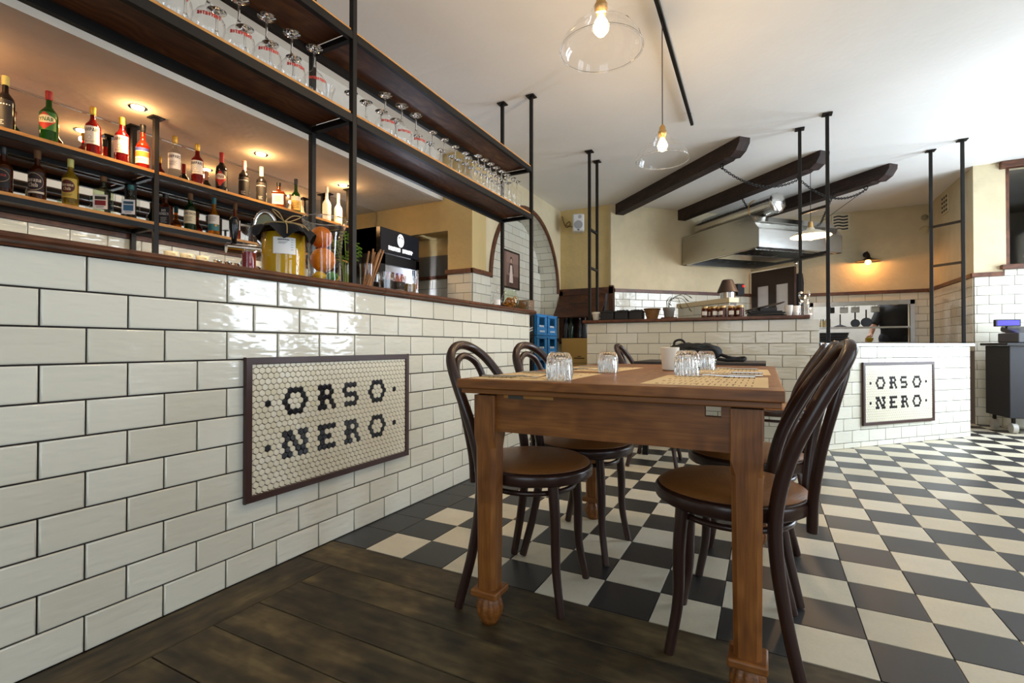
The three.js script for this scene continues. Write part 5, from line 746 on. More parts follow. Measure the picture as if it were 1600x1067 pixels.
{ // ceiling beams with their chains
  const prof = (L) => [[0, 0], [L, 0], [L - 0.005, -0.045], [L - 0.05, -0.105], [L - 0.12, -0.14], [L - 0.18, -0.128], [L - 0.21, -0.14], [0, -0.14]];
  const ends = [[1.51, -5.04, 'dark wooden ceiling beam nearest the bar'], [2.21, -5.77, 'dark wooden ceiling beam above the middle of the hood'], [2.9, -6.52, 'dark wooden ceiling beam nearest the wall vent']];
  const hooks = ends.map(([x, z, label]) => {
    const s = (x + z + 6.77) * S2, st = [x - s * S2, z - s * S2], o = thing('ceiling_beam', label, 'beam', [st[0], 2.799, st[1]], -K45);
    part('timber', uvm(new THREE.ExtrudeGeometry(new THREE.Shape(prof(s).map(([a, b]) => new THREE.Vector2(a, b))), { depth: 0.12, bevelEnabled: true, bevelSize: 0.004, bevelThickness: 0.004, bevelSegments: 1 }).translate(0, 0, -0.06), 'x'), M.beam, o);
    part('hook', new THREE.TorusGeometry(0.022, 0.005, 6, 16).translate(s - 0.3, -0.165, 0), M.steel, o); return [x - 0.3 * S2, 2.615, z - 0.3 * S2];
  });
  const chain = (label, a, b, sag) => { const o = thing('iron_chain', label, 'chain', [0, 0, 0], 0, undefined), n = Math.round(V(...a).distanceTo(V(...b)) / 0.024), L = []; for (let k = 0; k <= n; k++) { const t = k / n, y = a[1] + (b[1] - a[1]) * t - sag * 4 * t * (1 - t), d = V(b[0] - a[0], (b[1] - a[1]) - sag * 4 * (1 - 2 * t), b[2] - a[2]).normalize(), g = new THREE.TorusGeometry(0.011, 0.0035, 5, 10).scale(1.5, 1, 1).rotateX(k % 2 ? Math.PI / 2 : 0); g.applyQuaternion(new THREE.Quaternion().setFromUnitVectors(V(1, 0, 0), d)); L.push(g.translate(a[0] + (b[0] - a[0]) * t, y, a[2] + (b[2] - a[2]) * t)); } part('chain_links', L, M.steel, o).userData.kind = 'stuff'; };
  chain('sagging iron chain between the first and second beams', hooks[0], hooks[1], 0.13); chain('sagging iron chain between the second and third beams', hooks[1], hooks[2], 0.15); chain('iron chain holding the foil duct to the middle beam', [1.42, 2.66, -6.58], [1.5, 2.52, -6.7], 0.0); chain('iron chain holding the far end of the hood', [2.4, 2.66, -6.85], [2.3, 2.4, -7.2], 0.0);
  const w = thing('steel_stay_wire', 'thin steel wire from the third beam down to the hood', 'wire'); part('wire_strand', rod(hooks[2], [2.28, 2.4, -7.3], 0.003), M.steel, w);
}
{ // vents, small alarm boxes, loudspeaker, picture
  const v = thing('wall_vent', 'square white vent with wavy black slots on the back wall', 'vent', [2.66, 2.655, -8.6]); part('plate', rb(0.22, 0.25, 0.012, 0.003, 0, 0, 0.007), std(0xd8ceb4, 0.7), v); for (let k = 0; k < 5; k++) part('slot', tube([[-0.09, 0.09 - k * 0.045, 0.012], [-0.03, 0.1 - k * 0.045, 0.012], [0.03, 0.085 - k * 0.045, 0.012], [0.09, 0.09 - k * 0.045, 0.012]], 0.011, 16, 6), M.black, v);
  const s = thing('wall_vent', 'slotted vent high on the short side wall', 'vent', [3.68, 2.62, -7.92], -Math.PI / 2); part('plate', rb(0.26, 0.24, 0.01, 0.003, 0, 0, 0.006), M.cream, s); for (let k = 0; k < 4; k++) for (let i = 0; i < 3; i++) part('slot', rb(0.05, 0.03, 0.008, 0.004, -0.08 + i * 0.08, 0.085 - k * 0.055, 0.01), M.black, s);
  const b = thing('alarm_bell', 'small round cream alarm fitting below its sensor in the kitchen corner', 'alarm', [3.63, 2.45, -8.6]); part('dome', new THREE.SphereGeometry(0.055, 20, 10, 0, Math.PI * 2, 0, Math.PI / 2).rotateX(Math.PI / 2), std(0xcabd98, 0.5), b); part('wall_plate', cyl(0.06, 0.06, 0.01, 0, 0, 0.005, 20).rotateX(0), std(0xcabd98, 0.5), b).rotation.x = 0;
  const c = thing('motion_sensor', 'small round sensor high in the kitchen corner', 'sensor', [3.63, 2.62, -8.6]); part('dome', new THREE.SphereGeometry(0.04, 18, 10, 0, Math.PI * 2, 0, Math.PI / 2).rotateX(Math.PI / 2), std(0x9d9276, 0.5), c); part('wall_plate', new THREE.CylinderGeometry(0.045, 0.045, 0.008, 18).rotateX(Math.PI / 2).translate(0, 0, 0.004), std(0xb9ad8c, 0.5), c);
  const k = thing('loudspeaker', 'small white loudspeaker on a wall bracket', 'speaker', [-0.63, 2.55, -6.44], 0.35); part('cabinet', rb(0.16, 0.24, 0.15, 0.025, 0, 0, 0), std(0xd9d8d6, 0.5), k); part('woofer', new THREE.CylinderGeometry(0.058, 0.058, 0.012, 24).rotateX(Math.PI / 2).translate(0, -0.035, 0.074), std(0x9a9a9c, 0.6), k); part('tweeter', new THREE.CylinderGeometry(0.024, 0.024, 0.012, 18).rotateX(Math.PI / 2).translate(0.02, 0.075, 0.074), std(0xa4a4a6, 0.6), k); part('badge', rb(0.03, 0.014, 0.006, 0.002, 0.0, -0.105, 0.075), M.black, k); part('bracket', [bx(0.03, 0.03, 0.1, 0, 0, -0.11)], M.steel, k);
  const w = thing('speaker_cable', 'loop of brown cable hanging from the wall corner to the loudspeaker', 'cable'); part('cable_strand', tube([[-0.93, 2.72, -6.59], [-0.9, 2.62, -6.58], [-0.86, 2.55, -6.58], [-0.8, 2.58, -6.57], [-0.82, 2.63, -6.58], [-0.87, 2.58, -6.58], [-0.78, 2.55, -6.57], [-0.73, 2.55, -6.565]], 0.006, 50, 6), std(0x6d5a34, 0.8), w);
  const pic = print(256, 300, (x, W, H) => { const g = [[0, 0, W, H, '#8a6f66'], [0, 0, W, 90, '#9a7d72'], [0, 200, W, 100, '#5e4742'], [0, 0, 50, H, '#7d635a']]; for (const [a, b2, c2, d, f] of g) { x.fillStyle = f; x.fillRect(a, b2, c2, d); } x.fillStyle = '#40302c'; x.beginPath(); x.ellipse(128, 62, 20, 26, 0, 0, 7); x.fill(); x.fillStyle = '#c5a596'; x.beginPath(); x.ellipse(128, 70, 13, 19, 0, 0, 7); x.fill(); x.fillStyle = '#4a3733'; x.beginPath(); x.moveTo(100, 95); x.lineTo(156, 95); x.lineTo(172, 180); x.lineTo(84, 180); x.fill(); x.fillStyle = '#e2cfc4'; x.beginPath(); x.moveTo(112, 110); x.lineTo(144, 110); x.lineTo(160, 262); x.lineTo(96, 262); x.fill(); x.fillStyle = '#3a2a27'; x.fillRect(104, 262, 18, 24); x.fillRect(134, 262, 18, 24); }, { rough: 0.35 });
  const p = thing('framed_photo', 'dark-framed sepia photo of a standing figure in the arched niche', 'picture', [-1.203, 1.575, -5.51], Math.PI / 2); part('frame', [bx(0.46, 0.02, 0.022, 0, 0.01, 0), bx(0.46, 0.02, 0.022, 0, 0.47, 0), bx(0.02, 0.48, 0.022, -0.22, 0.24, 0), bx(0.02, 0.48, 0.022, 0.22, 0.24, 0)], std(0x1d1714, 0.4), p); part('print', new THREE.PlaneGeometry(0.42, 0.44).translate(0, 0.24, 0.004), pic, p); part('backing_board', bx(0.44, 0.46, 0.006, 0, 0.24, -0.003), M.black, p);
}
{ // door standing ajar and the wooden hatch
  const o = thing('kitchen_door', 'dark brown wooden door ajar with two tall glass panels', 'door', [1.5, 0, -8.2], Math.atan2(-0.48, 0.54)), W = 0.72, H = 1.94, m = std(0x2c1a14, 0.45);
  part('stile', bx(0.1, H, 0.04, 0.05, H / 2, 0), m, o); part('stile', bx(0.1, H, 0.04, W - 0.05, H / 2, 0), m, o); part('stile', bx(0.12, H, 0.04, W / 2, H / 2, 0), m, o); part('rail', bx(W, 0.22, 0.038, W / 2, H - 0.11, 0), m, o); part('rail', bx(W, 0.8, 0.038, W / 2, 0.4, 0), m, o);
  for (const x of [0.2, 0.52]) part('glass_panel', bx(0.21, H - 1.02, 0.006, x, 0.8 + (H - 1.02) / 2, 0), phy(0xeef4ff, 0.35, { transmission: 0.3, thickness: 0 }), o);
  const r = thing('door_rod', 'pale wooden rod fixed above the brown kitchen door', 'rod'); part('rod_bar', rod([1.49, 1.972, -8.16], [2.03, 1.972, -7.68], 0.018, 0.018, 12), std(0xd0c2a2, 0.5), r); part('rod_knob', new THREE.SphereGeometry(0.028, 14, 10).translate(2.04, 1.968, -7.67), M.chrome, r);
  const ct = thing('hanging_coat', 'narrow black coat hanging on the kitchen wall beside the door', 'coat', [2.12, 1.28, -8.57]), cg = new THREE.BoxGeometry(0.13, 0.66, 0.05, 12, 14, 2), cq2 = cg.attributes.position;
  for (let i = 0; i < cq2.count; i++) { const x = cq2.getX(i), y = cq2.getY(i); cq2.setX(i, x * (y > 0.2 ? 1 - (y - 0.2) * 2.2 : 1) + (y > 0.1 ? 0.03 * (y - 0.1) : 0)); cq2.setZ(i, cq2.getZ(i) + 0.008 * Math.sin(x * 90)); } cg.computeVertexNormals(); part('coat_cloth', cg.translate(0, 0.33, 0), std(0x17161a, 0.85), ct); part('coat_hook', rod([0, 0.66, -0.028], [0, 0.67, 0.03], 0.006), M.steel, ct);
  const l = thing('control_box', 'small dark control box with a red light beside the door', 'control box', [1.33, 1.68, -7.98], K45); part('box_body', rb(0.12, 0.17, 0.08, 0.008, 0, 0, 0), M.plastic, l); part('red_light', new THREE.SphereGeometry(0.016, 10, 8).translate(0.04, 0.05, 0.042), std(0xff2020, 0.4, { emissive: 0xff1810, emissiveIntensity: 3 }), l);
  const h = thing('wooden_hatch', 'dark wooden wall hatch with its flap propped open', 'hatch'), wm = std(0xa89484, 0.55, { map: T.walnut });
  part('frame_board', [bx(0.8, 0.09, 0.06, -0.565, 1.61, -6.57), bx(0.06, 0.75, 0.06, -0.2, 1.3, -6.57), bx(0.05, 0.75, 0.06, -0.93, 1.25, -6.57), bx(0.8, 0.04, 0.3, -0.565, 0.93, -6.45)], wm, h);
  part('flap', rb(0.68, 0.43, 0.022, 0.004).rotateX(-0.72).translate(-0.6, 1.395, -6.4), wm, h).name = 'flap'; part('flap_lettering', [0, 1, 2, 3, 4, 5, 6, 7, 8, 9].map((k) => bx(0.014 + 0.006 * (k % 2), 0.018 + 0.008 * (k % 3 === 0), 0.003).rotateX(-0.72).translate(-0.73 + k * 0.026, 1.425, -6.363)), std(0x14100e, 0.6), h); part('hinge_arm', bx(0.03, 0.3, 0.012).rotateX(-0.35).translate(-0.25, 1.42, -6.46), std(0x6a6a76, 0.4, { metalness: 0.6 }), h);
  part('cupboard_lining', [B3(-0.92, -0.21, 0.93, 1.58, -7.02, -7.0), B3(-0.92, -0.9, 0.93, 1.58, -7.0, -6.6), B3(-0.23, -0.21, 0.93, 1.58, -7.0, -6.8), B3(-0.92, -0.21, 1.56, 1.58, -7.0, -6.8), B3(-0.92, -0.21, 0.93, 0.948, -7.0, -6.8)], wm, h);
  for (const [k, x] of [0, 1, 2, 3, 4, 5].entries()) { const b = thing('empty_bottle', ['dark grey', 'green', 'clear', 'dark grey', 'green', 'clear'][k] + ' bottle on the hatch shelf, number ' + ['one', 'two', 'three', 'four', 'five', 'six'][k] + ' from the arch', 'bottle', [-0.82 + k * 0.1, 0.951, -6.47 + (k % 2) * 0.07], 0, 'bottles on the hatch shelf'); part('bottle_body', lathe([[0, 0], [0.036, 0], [0.038, 0.01], [0.038, 0.16], [0.016, 0.23], [0.015, 0.29]], 14), [std(0x2b2e38, 0.2), BM.dgreen, M.glass][k % 3], b); part('cap', cyl(0.017, 0.017, 0.02, 0, 0.295, 0, 10), M.black, b); }
  const crd = (label, y, w, hh, d, x, z) => { const b = thing('cardboard_box', label, 'box', [x, y, z], 0.03); part('carton', rb(w, hh, d, 0.004, 0, hh / 2, 0), M.card, b); part('flap_seam', bx(0.004, 0.002, d - 0.01, 0, hh + 0.001, 0), std(0x9a7638, 0.8), b); part('printed_mark', [bx(0.05, 0.012, 0.001, 0.02, hh * 0.27, d / 2 + 0.0006), bx(0.14, 0.014, 0.001, 0.02, hh * 0.2, d / 2 + 0.0006)], std(0x4a3a20, 0.8), b); };
  crd('brown cardboard carton on top of another before the hatch', 0.625, 0.44, 0.32, 0.3, -0.47, -6.1); crd('brown cardboard carton under another before the hatch', 0.3, 0.44, 0.322, 0.3, -0.47, -6.1); crd('lowest brown cardboard carton standing on the floor', 0.0, 0.46, 0.298, 0.32, -0.47, -6.1);
}
{ // crates by the bar end
  const crate = (name, m, W, H, D, label, group, lightBits) => {
    const o = thing(name, label, 'crate', [0, 0, 0], 0, group), t = 0.012, f = D / 2 - t / 2; // front is local +z
    part('shell', merge([bx(W, t, D, 0, t / 2, 0), bx(t, H, D, -W / 2 + t / 2, H / 2, 0), bx(t, H, D, W / 2 - t / 2, H / 2, 0), bx(W, H, t, 0, H / 2, -f), bx(W, H * 0.4, t, 0, H * 0.2, f), bx(W, H * 0.14, t, 0, H * 0.93, f), bx(W * 0.24, H * 0.5, t, -W * 0.38, H * 0.63, f), bx(W * 0.24, H * 0.5, t, W * 0.38, H * 0.63, f), bx(W + 0.008, 0.018, D + 0.008, 0, 0.012, 0), bx(W + 0.008, 0.014, 0.01, 0, H - 0.008, f + 0.002)]), m, o);
    part('bottles_inside', Array.from({ length: 8 }, (_, k) => cyl(0.028, 0.028, H * 0.85, -W / 2 + 0.05 + (k % 4) * (W - 0.1) / 3, H * 0.45, -0.05 + 0.12 * Math.floor(k / 4), 10)), std(0x26262e, 0.2), o);
    if (lightBits) part('white_lettering', [0, 1, 2, 3, 4].map((k) => bx(W * 0.07, H * 0.08, 0.002, -W * 0.19 + k * W * 0.095, H * 0.2, f + t / 2 + 0.001)).concat([0, 1, 2, 3].map((k) => bx(W * 0.08, H * 0.1, 0.002, -W * 0.17 + k * W * 0.11, H * 0.44, f + 0.002))), std(0xd8e4ee, 0.6), o);
    else part('white_stripes', [0, 1].map((k) => bx(W * 0.6, H * 0.06, 0.002, 0, 0, 0).rotateZ(0.22).translate(0.02, H * (0.16 + k * 0.11), f + t / 2 + 0.001)), std(0xd0d0d0, 0.6), o);
    return o;
  };
  const blu = crate('drinks_crate', M.blue, 0.3, 0.238, 0.38, 'blue plastic drinks crate in the stacks behind the bar end', 'blue drinks crates', true), blk = crate('drinks_crate', M.plastic, 0.3, 0.238, 0.38, 'black plastic drinks crate with white stripes behind the bar end', 'black drinks crates', false);
  const LV = ['lowest', 'second from the floor', 'third from the floor', 'second from the top', 'topmost'];
  for (let k = 0; k < 5; k++) { const y = k * 0.241, a = `blue drinks crate, ${LV[k]} in the stack touching the black crates`, b = `black drinks crate with white stripes, ${LV[k]} in its stack`; if (k) { dup(blu, [-0.74, y, -5.02], Math.PI / 2, a); dup(blk, [-0.76, y, -4.7], Math.PI / 2, b); } else { blu.position.set(-0.74, 0, -5.02); blu.rotation.y = Math.PI / 2; blu.userData.label = a; blk.position.set(-0.76, 0, -4.7); blk.rotation.y = Math.PI / 2; blk.userData.label = b; } dup(blu, [-0.75, y, -5.34], Math.PI / 2, `blue drinks crate, ${LV[k]} in the stack nearest the wooden hatch`); }
}
{ // till
  const o = thing('till_cabinet', 'dark grey till cabinet on white castors by the tiled wall', 'cabinet', [3.98, 0, -6.62], 0.12); part('cabinet_body', merge([rb(0.5, 0.7, 0.42, 0.008, 0, 0.5, 0)]), std(0x2c2c2f, 0.55), o); part('top_board', rb(0.56, 0.025, 0.48, 0.005, 0, 0.864, 0), std(0x1d1d20, 0.5), o); for (const x of [-0.2, 0.2]) for (const z of [-0.16, 0.16]) part('castor', new THREE.CylinderGeometry(0.05, 0.05, 0.04, 16).rotateZ(Math.PI / 2).translate(x, 0.05, z), std(0xb9b6ad, 0.6), o); for (const x of [-0.2, 0.2]) for (const z of [-0.16, 0.16]) part('castor_fork', bx(0.02, 0.12, 0.03, x, 0.1, z), M.steel, o);
  const r = thing('cash_register', 'grey cash register with paper slip on the till cabinet', 'cash register', [3.98, 0.877, -6.58], 0.12); part('body', rb(0.36, 0.1, 0.34, 0.012, 0, 0.05, 0), std(0x4a4a4d, 0.5), r); part('sloped_top', rb(0.34, 0.05, 0.28, 0.012).rotateX(0.25).translate(0, 0.11, -0.01), std(0x39393c, 0.5), r); part('paper_slip', rb(0.09, 0.03, 0.01, 0.002, -0.03, 0.07, 0.172), std(0xd8c98a, 0.8), r);
  const d = thing('customer_display', 'blue lit customer display on a short pole above the till', 'display', [3.82, 0.977, -6.62], 0.12); part('pole', cyl(0.012, 0.012, 0.075, 0, 0.038, 0, 12), M.black, d); part('display_housing', rb(0.2, 0.07, 0.04, 0.006, 0, 0.1, 0), M.black, d); part('lit_screen', bx(0.17, 0.045, 0.003, 0, 0.1, 0.021), std(0x1a10c0, 0.4, { emissive: 0x2a14ff, emissiveIntensity: 1.6 }), d);
}
// ---------------------------------------------------------------- lamps
const bulbM = (c, i) => std(0xffffff, 0.3, { emissive: c, emissiveIntensity: i });
function lampLight(color, cd, p, r = 1.5) { const l = new THREE.PointLight(color, cd); l.name = 'bulb'; l.position.set(...p); l.castShadow = true; l.shadow.radius = r; scene.add(l); }
{
  const t = thing('ceiling_track', 'slim black bar under the ceiling carrying the pendant lamp cords', 'track'); part('track_bar', [bar([1.11, CE(-4.53) - 0.035, -4.53], [1.11, CE(-3) - 0.035, -3.0], 0.024, 0.024), bar([1.11, CE(-3) - 0.035, -3.0], [1.11, CE(-3) - 0.035, 0.4], 0.024, 0.024)], M.steel, t); for (const z of [-4.4, -3.0, -1.5, 0.2]) part('standoff', cyl(0.01, 0.01, 0.03, 1.11, CE(z) - 0.016, z, 8), M.steel, t);
  const lamp = (label, z) => {
    const y = 2.01, o = thing('pendant_lamp', label, 'lamp', [1.11, y, z], 0, 'glass pendant lamps over the table'), top = CE(z) - 0.047 - y;
    part('glass_shade', lathe([[0.16, 0], [0.1585, 0.006], [0.15, 0.035], [0.128, 0.068], [0.092, 0.094], [0.066, 0.104], [0.06, 0.11], [0.056, 0.13], [0.046, 0.138], [0.044, 0.155], [0.03, 0.162]], 48), glassPane(0xffffff, 0.01), o);
    part('shade_rim', new THREE.TorusGeometry(0.1595, 0.0035, 8, 56).rotateX(Math.PI / 2), phy(0xffffff, 0.05, { transmission: 1, thickness: 0.01 }), o);
    part('socket', lathe([[0, 0.135], [0.018, 0.135], [0.02, 0.15], [0.026, 0.16], [0.026, 0.178], [0.02, 0.185], [0.018, 0.205], [0.008, 0.222], [0, 0.224]], 20), M.brass, o);
    part('bulb', lathe([[0, 0.055], [0.014, 0.058], [0.028, 0.075], [0.031, 0.092], [0.024, 0.112], [0.013, 0.13], [0.012, 0.14]], 20), bulbM(0xffd08a, 22), o);
    part('cord', cyl(0.003, 0.003, top - 0.22, 0, (top + 0.22) / 2, 0, 8), M.black, o);
    lampLight(0xffd6a2, 1.2, [1.11, y + 0.09, z]);
  };
  lamp('clear glass bell pendant lamp, glowing, over the front of the brown table', -1.853); lamp('clear glass bell pendant lamp, glowing, hanging beyond the brown table', -3.134);
}
{
  const o = thing('enamel_pendant', 'shallow white enamel pendant lamp hanging between the steel posts', 'lamp', [2.09, 1.97, -5.85]); part('enamel_shade', lathe([[0.185, 0], [0.187, 0.004], [0.14, 0.03], [0.08, 0.055], [0.04, 0.068], [0.03, 0.09], [0, 0.092]], 40), std(0xe8dcc0, 0.35, { side: THREE.DoubleSide }), o); part('bulb', new THREE.SphereGeometry(0.045, 20, 14).translate(0, 0.005, 0), bulbM(0xffcf94, 8), o); part('cap', cyl(0.02, 0.028, 0.06, 0, 0.12, 0, 16), M.brass, o); part('cord', cyl(0.003, 0.003, 2.79 - 1.97 - 0.15, 0, 0.15 + (2.79 - 1.97 - 0.15) / 2, 0, 8), M.black, o); lampLight(0xffcf98, 1.8, [2.09, 1.955, -5.85]);
  const w = thing('wall_lamp', 'small dark wall lamp with warm bulb on the ochre kitchen wall', 'lamp', [2.963, 2.06, -8.598]); part('back_plate', new THREE.CylinderGeometry(0.04, 0.04, 0.02, 18).rotateX(Math.PI / 2).translate(0, 0.1, 0.011), M.steel, w); part('arm', tube([[0, 0.1, 0.02], [0, 0.13, 0.08], [0, 0.1, 0.13], [0, 0.06, 0.14]], 0.009, 18, 8), M.steel, w); part('shade', lathe([[0.15, 0], [0.152, 0.004], [0.06, 0.035], [0.03, 0.06], [0.022, 0.1], [0, 0.102]], 32).translate(0, -0.02, 0.16), std(0x2a2420, 0.4, { side: THREE.DoubleSide, metalness: 0.4 }), w); part('bulb', new THREE.SphereGeometry(0.036, 16, 12).translate(0, -0.03, 0.16), bulbM(0xffb35c, 20), w); lampLight(0xffb068, 0.5, [2.963, 2.03, -8.438]);
}
{ // back kitchen: ceiling light, pans, jars, stacked trays, cook
  const l = thing('kitchen_ceiling_light', 'bright ceiling light panel in the back kitchen', 'light', [2.8, 2.49, -9.5]); part('light_panel', bx(1.2, 0.02, 0.3, 0, 0, 0), std(0xffffff, 0.4, { emissive: 0xf4f7ff, emissiveIntensity: 6 }), l);
  const a = new THREE.RectAreaLight(0xf0f5ff, 22, 1.2, 0.3); a.name = 'kitchen_panel'; a.position.set(2.8, 2.475, -9.5); a.rotation.x = -Math.PI / 2; scene.add(a);
  const hp = (label, x, y, r, m) => { const o = thing('frying_pan', label, 'pan', [x, y, -8.86]); part('pan_disc', new THREE.CylinderGeometry(r, r * 0.86, 0.03, 26).rotateX(Math.PI / 2), m, o); part('inner_face', new THREE.CylinderGeometry(r * 0.85, r * 0.85, 0.004, 26).rotateX(Math.PI / 2).translate(0, 0, 0.016), std(0x3d4a58, 0.35), o); part('handle', bx(0.018, 0.14, 0.01, 0, r + 0.05, 0), M.black, o); };
  hp('dark frying pan leaning above the hatch shelf', 3.0, 1.195, 0.07, std(0x28323c, 0.4)); hp('black frying pan beside the grey one', 2.865, 1.185, 0.06, M.black);
  for (const [x, label] of [[2.72, 'steel container hanging at the top of the hatch nearest the post'], [2.86, 'steel container hanging in the middle of the hatch'], [3.1, 'steel container hanging near the cook'], [2.55, 'dark container hanging behind the steel post']]) { const o = thing('hanging_container', label, 'container', [x, 1.34, -8.82]); part('container_body', rb(0.1, 0.09, 0.08, 0.008, 0, 0.045, 0), x === 2.55 ? M.black : M.inox, o); part('hook', tube([[0, 0.09, 0], [0, 0.12, 0], [0.01, 0.13, 0]], 0.004, 8, 5), M.steel, o); }
  const rk = thing('hanging_rail', 'steel rail across the top of the hatch for hanging containers', 'rail'); part('rail_bar', rod([2.25, 1.472, -8.82], [3.52, 1.472, -8.82], 0.008), M.inox, rk);
  for (let k = 0; k < 4; k++) { const o = thing('spice_jar', 'clear spice jar on the hatch shelf, ' + ['first', 'second', 'third', 'fourth'][k] + ' from the counter ledge', 'jar', [2.34 + k * 0.058, 1.1255, -8.68], 0, 'spice jars on the hatch shelf'); part('jar_body', cyl(0.024, 0.024, 0.1, 0, 0.05, 0, 14), btl(0xd8c89a), o); part('lid', cyl(0.025, 0.025, 0.02, 0, 0.11, 0, 14), M.inox, o); }
  const fn = thing('black_funnel', 'black funnel-shaped ladle standing on the hatch shelf', 'ladle', [2.66, 1.1255, -8.7]); part('cone', lathe([[0.085, 0], [0.08, 0.008], [0.03, 0.03], [0.012, 0.036], [0, 0.037]], 20), M.black, fn); part('handle', cyl(0.008, 0.008, 0.16, 0, 0.11, 0, 8), M.black, fn);
  const tr = thing('baking_tray', 'black baking tray, lowest in the stack below the hatch shelf', 'tray', [2.52, 0.902, -8.85], 0, 'black trays below the hatch shelf'); part('tray_body', rb(0.46, 0.028, 0.4, 0.01, 0, 0.014, 0), std(0x17181a, 0.35), tr); part('tray_rim', bx(0.48, 0.006, 0.42, 0, 0.03, 0), std(0x2a2b2e, 0.35), tr); for (let k = 1; k < 4; k++) dup(tr, [2.52 + 0.01 * (k % 2), 0.902 + k * 0.036, -8.85], 0, `black baking tray, ${['', 'second from below', 'second from the top', 'topmost'][k]} in the stack below the hatch shelf`);
  const ct = thing('kitchen_worktop', 'steel worktop inside the back kitchen below the hatch', 'counter top'); part('top_sheet', B3(1.8, 3.9, 0.87, 0.9, -9.05, -8.76), M.inox, ct); part('cabinet', B3(1.8, 3.9, 0, 0.87, -8.97, -8.78), M.inox, ct);
  const yb = thing('yellow_bowl', 'small yellow bowl under the cook’s hand', 'bowl', [3.04, 0.9005, -8.88]); part('bowl_body', lathe([[0, 0.002], [0.03, 0.002], [0.05, 0.04], [0.052, 0.065], [0.049, 0.065], [0.028, 0.012], [0, 0.01]], 20), std(0xb99a1c, 0.4), yb); part('food', new THREE.SphereGeometry(0.04, 14, 8).scale(1, 0.4, 1).translate(0, 0.055, 0), std(0x6f8a24, 0.6), yb);
}
function blobMesh(bones, c, half, res, k = 0.03) { // smooth union of tapered capsules
  const mc = new MarchingCubes(res, new THREE.MeshStandardMaterial(), false, false, 120000), n = mc.size, h = mc.halfsize; mc.isolation = 0;
  for (let z = 0; z < n; z++) for (let y = 0; y < n; y++) for (let x = 0; x < n; x++) {
    const px = c[0] + (x - h) / h * half, py = c[1] + (y - h) / h * half, pz = c[2] + (z - h) / h * half; let d = 9;
    for (const [a, b, r1, r2, sx] of bones) { const ex = b[0] - a[0], ey = b[1] - a[1], ez = b[2] - a[2], q = ex * ex + ey * ey + ez * ez, t = q ? Math.max(0, Math.min(1, ((px - a[0]) * ex + (py - a[1]) * ey + (pz - a[2]) * ez) / q)) : 0, dx = (px - a[0] - ex * t) / (sx || 1), dist = Math.hypot(dx, py - a[1] - ey * t, pz - a[2] - ez * t) - (r1 + (r2 - r1) * t), m = Math.max(0, k - Math.abs(d - dist)) / k; d = Math.min(d, dist) - m * m * k * 0.25; }
    mc.field[x + y * n + z * n * n] = -d;
  }
  mc.update(); const g = new THREE.BufferGeometry(); g.setAttribute('position', new THREE.BufferAttribute(mc.positionArray.slice(0, mc.count * 3), 3)); g.setAttribute('normal', new THREE.BufferAttribute(mc.normalArray.slice(0, mc.count * 3), 3)); g.scale(half, half, half).translate(...c); return g;
}
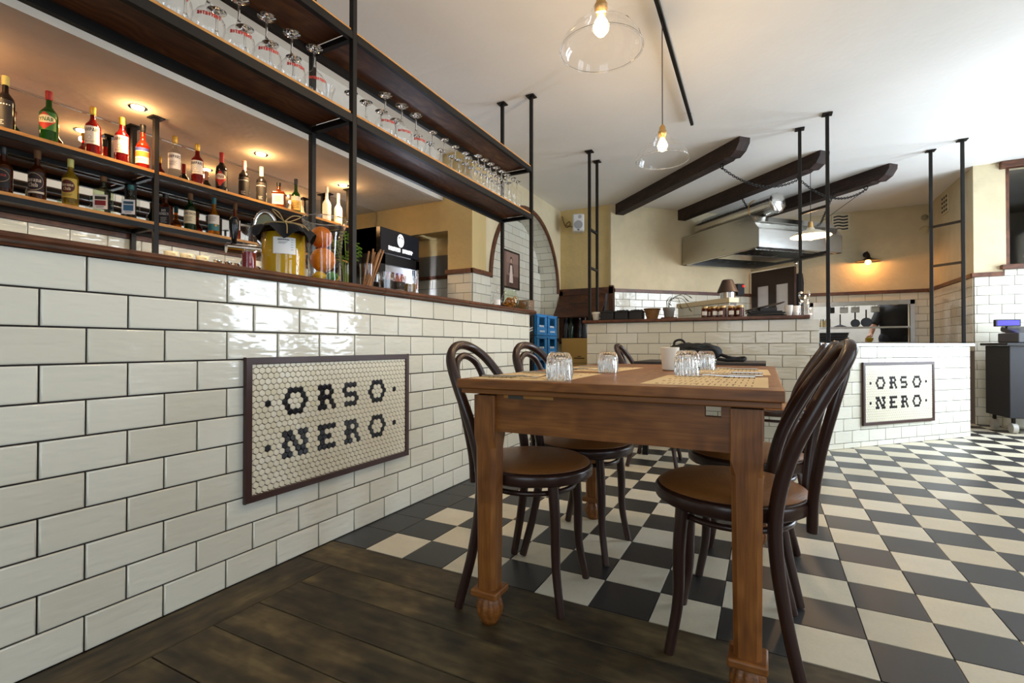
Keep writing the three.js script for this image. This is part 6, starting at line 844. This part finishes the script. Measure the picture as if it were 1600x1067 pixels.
{ // cook behind the hatch, facing the worktop, one arm reaching for the bowl
  const o = thing('person', 'person in a black shirt working behind the hatch, arm stretched over a yellow bowl', 'person', [3.4, 0, -9.2], 0);
  const sh = [0.17, 1.4, 0], sl = [-0.17, 1.4, 0], el = [-0.27, 1.16, 0.1], wr = [-0.32, 1.02, 0.19], er = [0.24, 1.14, 0.05], wr2 = [0.2, 0.98, 0.2];
  const arms = [[sh, er, 0.05, 0.04], [er, wr2, 0.04, 0.028], [sl, el, 0.05, 0.04], [el, wr, 0.04, 0.027]];
  const torso = [[[0, 0.98, 0], [0, 1.18, 0], 0.12, 0.115, 1.3], [[0, 1.18, 0], [0, 1.34, 0], 0.12, 0.12, 1.4], [sl, sh, 0.055, 0.055]], legs = [[[0.09, 0.95, 0], [0.1, 0.5, 0.01], 0.085, 0.06], [[0.1, 0.5, 0.01], [0.1, 0.09, -0.01], 0.058, 0.04], [[-0.09, 0.95, 0], [-0.1, 0.5, 0.01], 0.085, 0.06], [[-0.1, 0.5, 0.01], [-0.1, 0.09, -0.01], 0.058, 0.04], [[0.1, 0.045, -0.02], [0.1, 0.035, 0.14], 0.042, 0.033], [[-0.1, 0.045, -0.02], [-0.1, 0.035, 0.14], 0.042, 0.033]];
  const head = [[[0, 1.42, 0], [0, 1.52, 0.015], 0.052, 0.05], [[0, 1.6, 0.01], [0, 1.66, 0.0], 0.078, 0.088], [[0, 1.56, 0.05], [0, 1.56, 0.05], 0.045, 0.045], [[0, 1.6, 0.088], [0, 1.58, 0.1], 0.012, 0.014], [[-0.085, 1.61, 0], [-0.085, 1.58, 0], 0.018, 0.014], [[0.085, 1.61, 0], [0.085, 1.58, 0], 0.018, 0.014]];
  const hand = (w, dir) => { const b = [[w, [w[0] + dir[0] * 0.07, w[1] + dir[1] * 0.07, w[2] + dir[2] * 0.07], 0.026, 0.03]], side = [dir[2], 0, -dir[0]]; for (let f = -1.5; f <= 1.5; f++) { const s = f * 0.019, k = [w[0] + dir[0] * 0.08 + side[0] * s, w[1] + dir[1] * 0.08, w[2] + dir[2] * 0.08 + side[2] * s], l = 0.045 - Math.abs(f + 0.4) * 0.006; const m = [k[0] + dir[0] * l, k[1] + dir[1] * l - 0.012, k[2] + dir[2] * l]; b.push([k, m, 0.0095, 0.009], [m, [m[0] + dir[0] * 0.02, m[1] - 0.03, m[2] + dir[2] * 0.02], 0.009, 0.0075]); } const t0 = [w[0] + dir[0] * 0.02 + side[0] * 0.024, w[1] - 0.006, w[2] + dir[2] * 0.02 + side[2] * 0.024]; b.push([t0, [t0[0] + dir[0] * 0.04 + side[0] * 0.02, t0[1] - 0.025, t0[2] + dir[2] * 0.04 + side[2] * 0.02], 0.012, 0.009]); return b; };
  const skin = std(0xc9967a, 0.55), hA = hand(wr, [-0.45, -0.55, 0.7]), hB = hand(wr2, [-0.2, -0.6, 0.77]);
  part('body', [blobMesh([...arms, ...torso, ...legs, ...head], [0, 0.88, 0.03], 0.95, 110), blobMesh(hA, [wr[0] - 0.03, wr[1] - 0.05, wr[2] + 0.04], 0.14, 70, 0.008), blobMesh(hB, [wr2[0] - 0.02, wr2[1] - 0.05, wr2[2] + 0.05], 0.14, 70, 0.008)], skin, o);
  const up = (bs, e) => bs.map(([a, b, r, s, x]) => [a, b, r + e, s + e, x]), lerp = (a, b, t) => a.map((v, i) => v + (b[i] - v) * t);
  part('black_shirt', blobMesh(up([...torso, [sh, er, 0.05, 0.046], [sl, lerp(sl, el, 0.9), 0.05, 0.046]], 0.013), [0, 1.2, 0.03], 0.42, 70), std(0x16161a, 0.8), o);
  part('trousers', blobMesh(up([...legs.slice(0, 4), [[-0.08, 0.96, 0], [0.08, 0.96, 0], 0.1, 0.1]], 0.013), [0, 0.55, 0.0], 0.6, 70), std(0x22222a, 0.8), o);
  part('hair', [new THREE.SphereGeometry(0.1, 24, 14, 0, Math.PI * 2, 0, Math.PI * 0.52).scale(0.98, 1.0, 1.02).rotateX(-0.35).translate(0, 1.66, -0.008)], std(0x2a1c14, 0.7), o);
  part('eyes', [-0.032, 0.032].map((x) => new THREE.SphereGeometry(0.011, 10, 8).translate(x, 1.625, 0.082)), std(0x2b201a, 0.2), o); part('mouth', new THREE.SphereGeometry(0.02, 12, 6).scale(1, 0.25, 0.4).translate(0, 1.545, 0.092), std(0x9c5a4c, 0.5), o);
}
renderer.render(scene, camera);
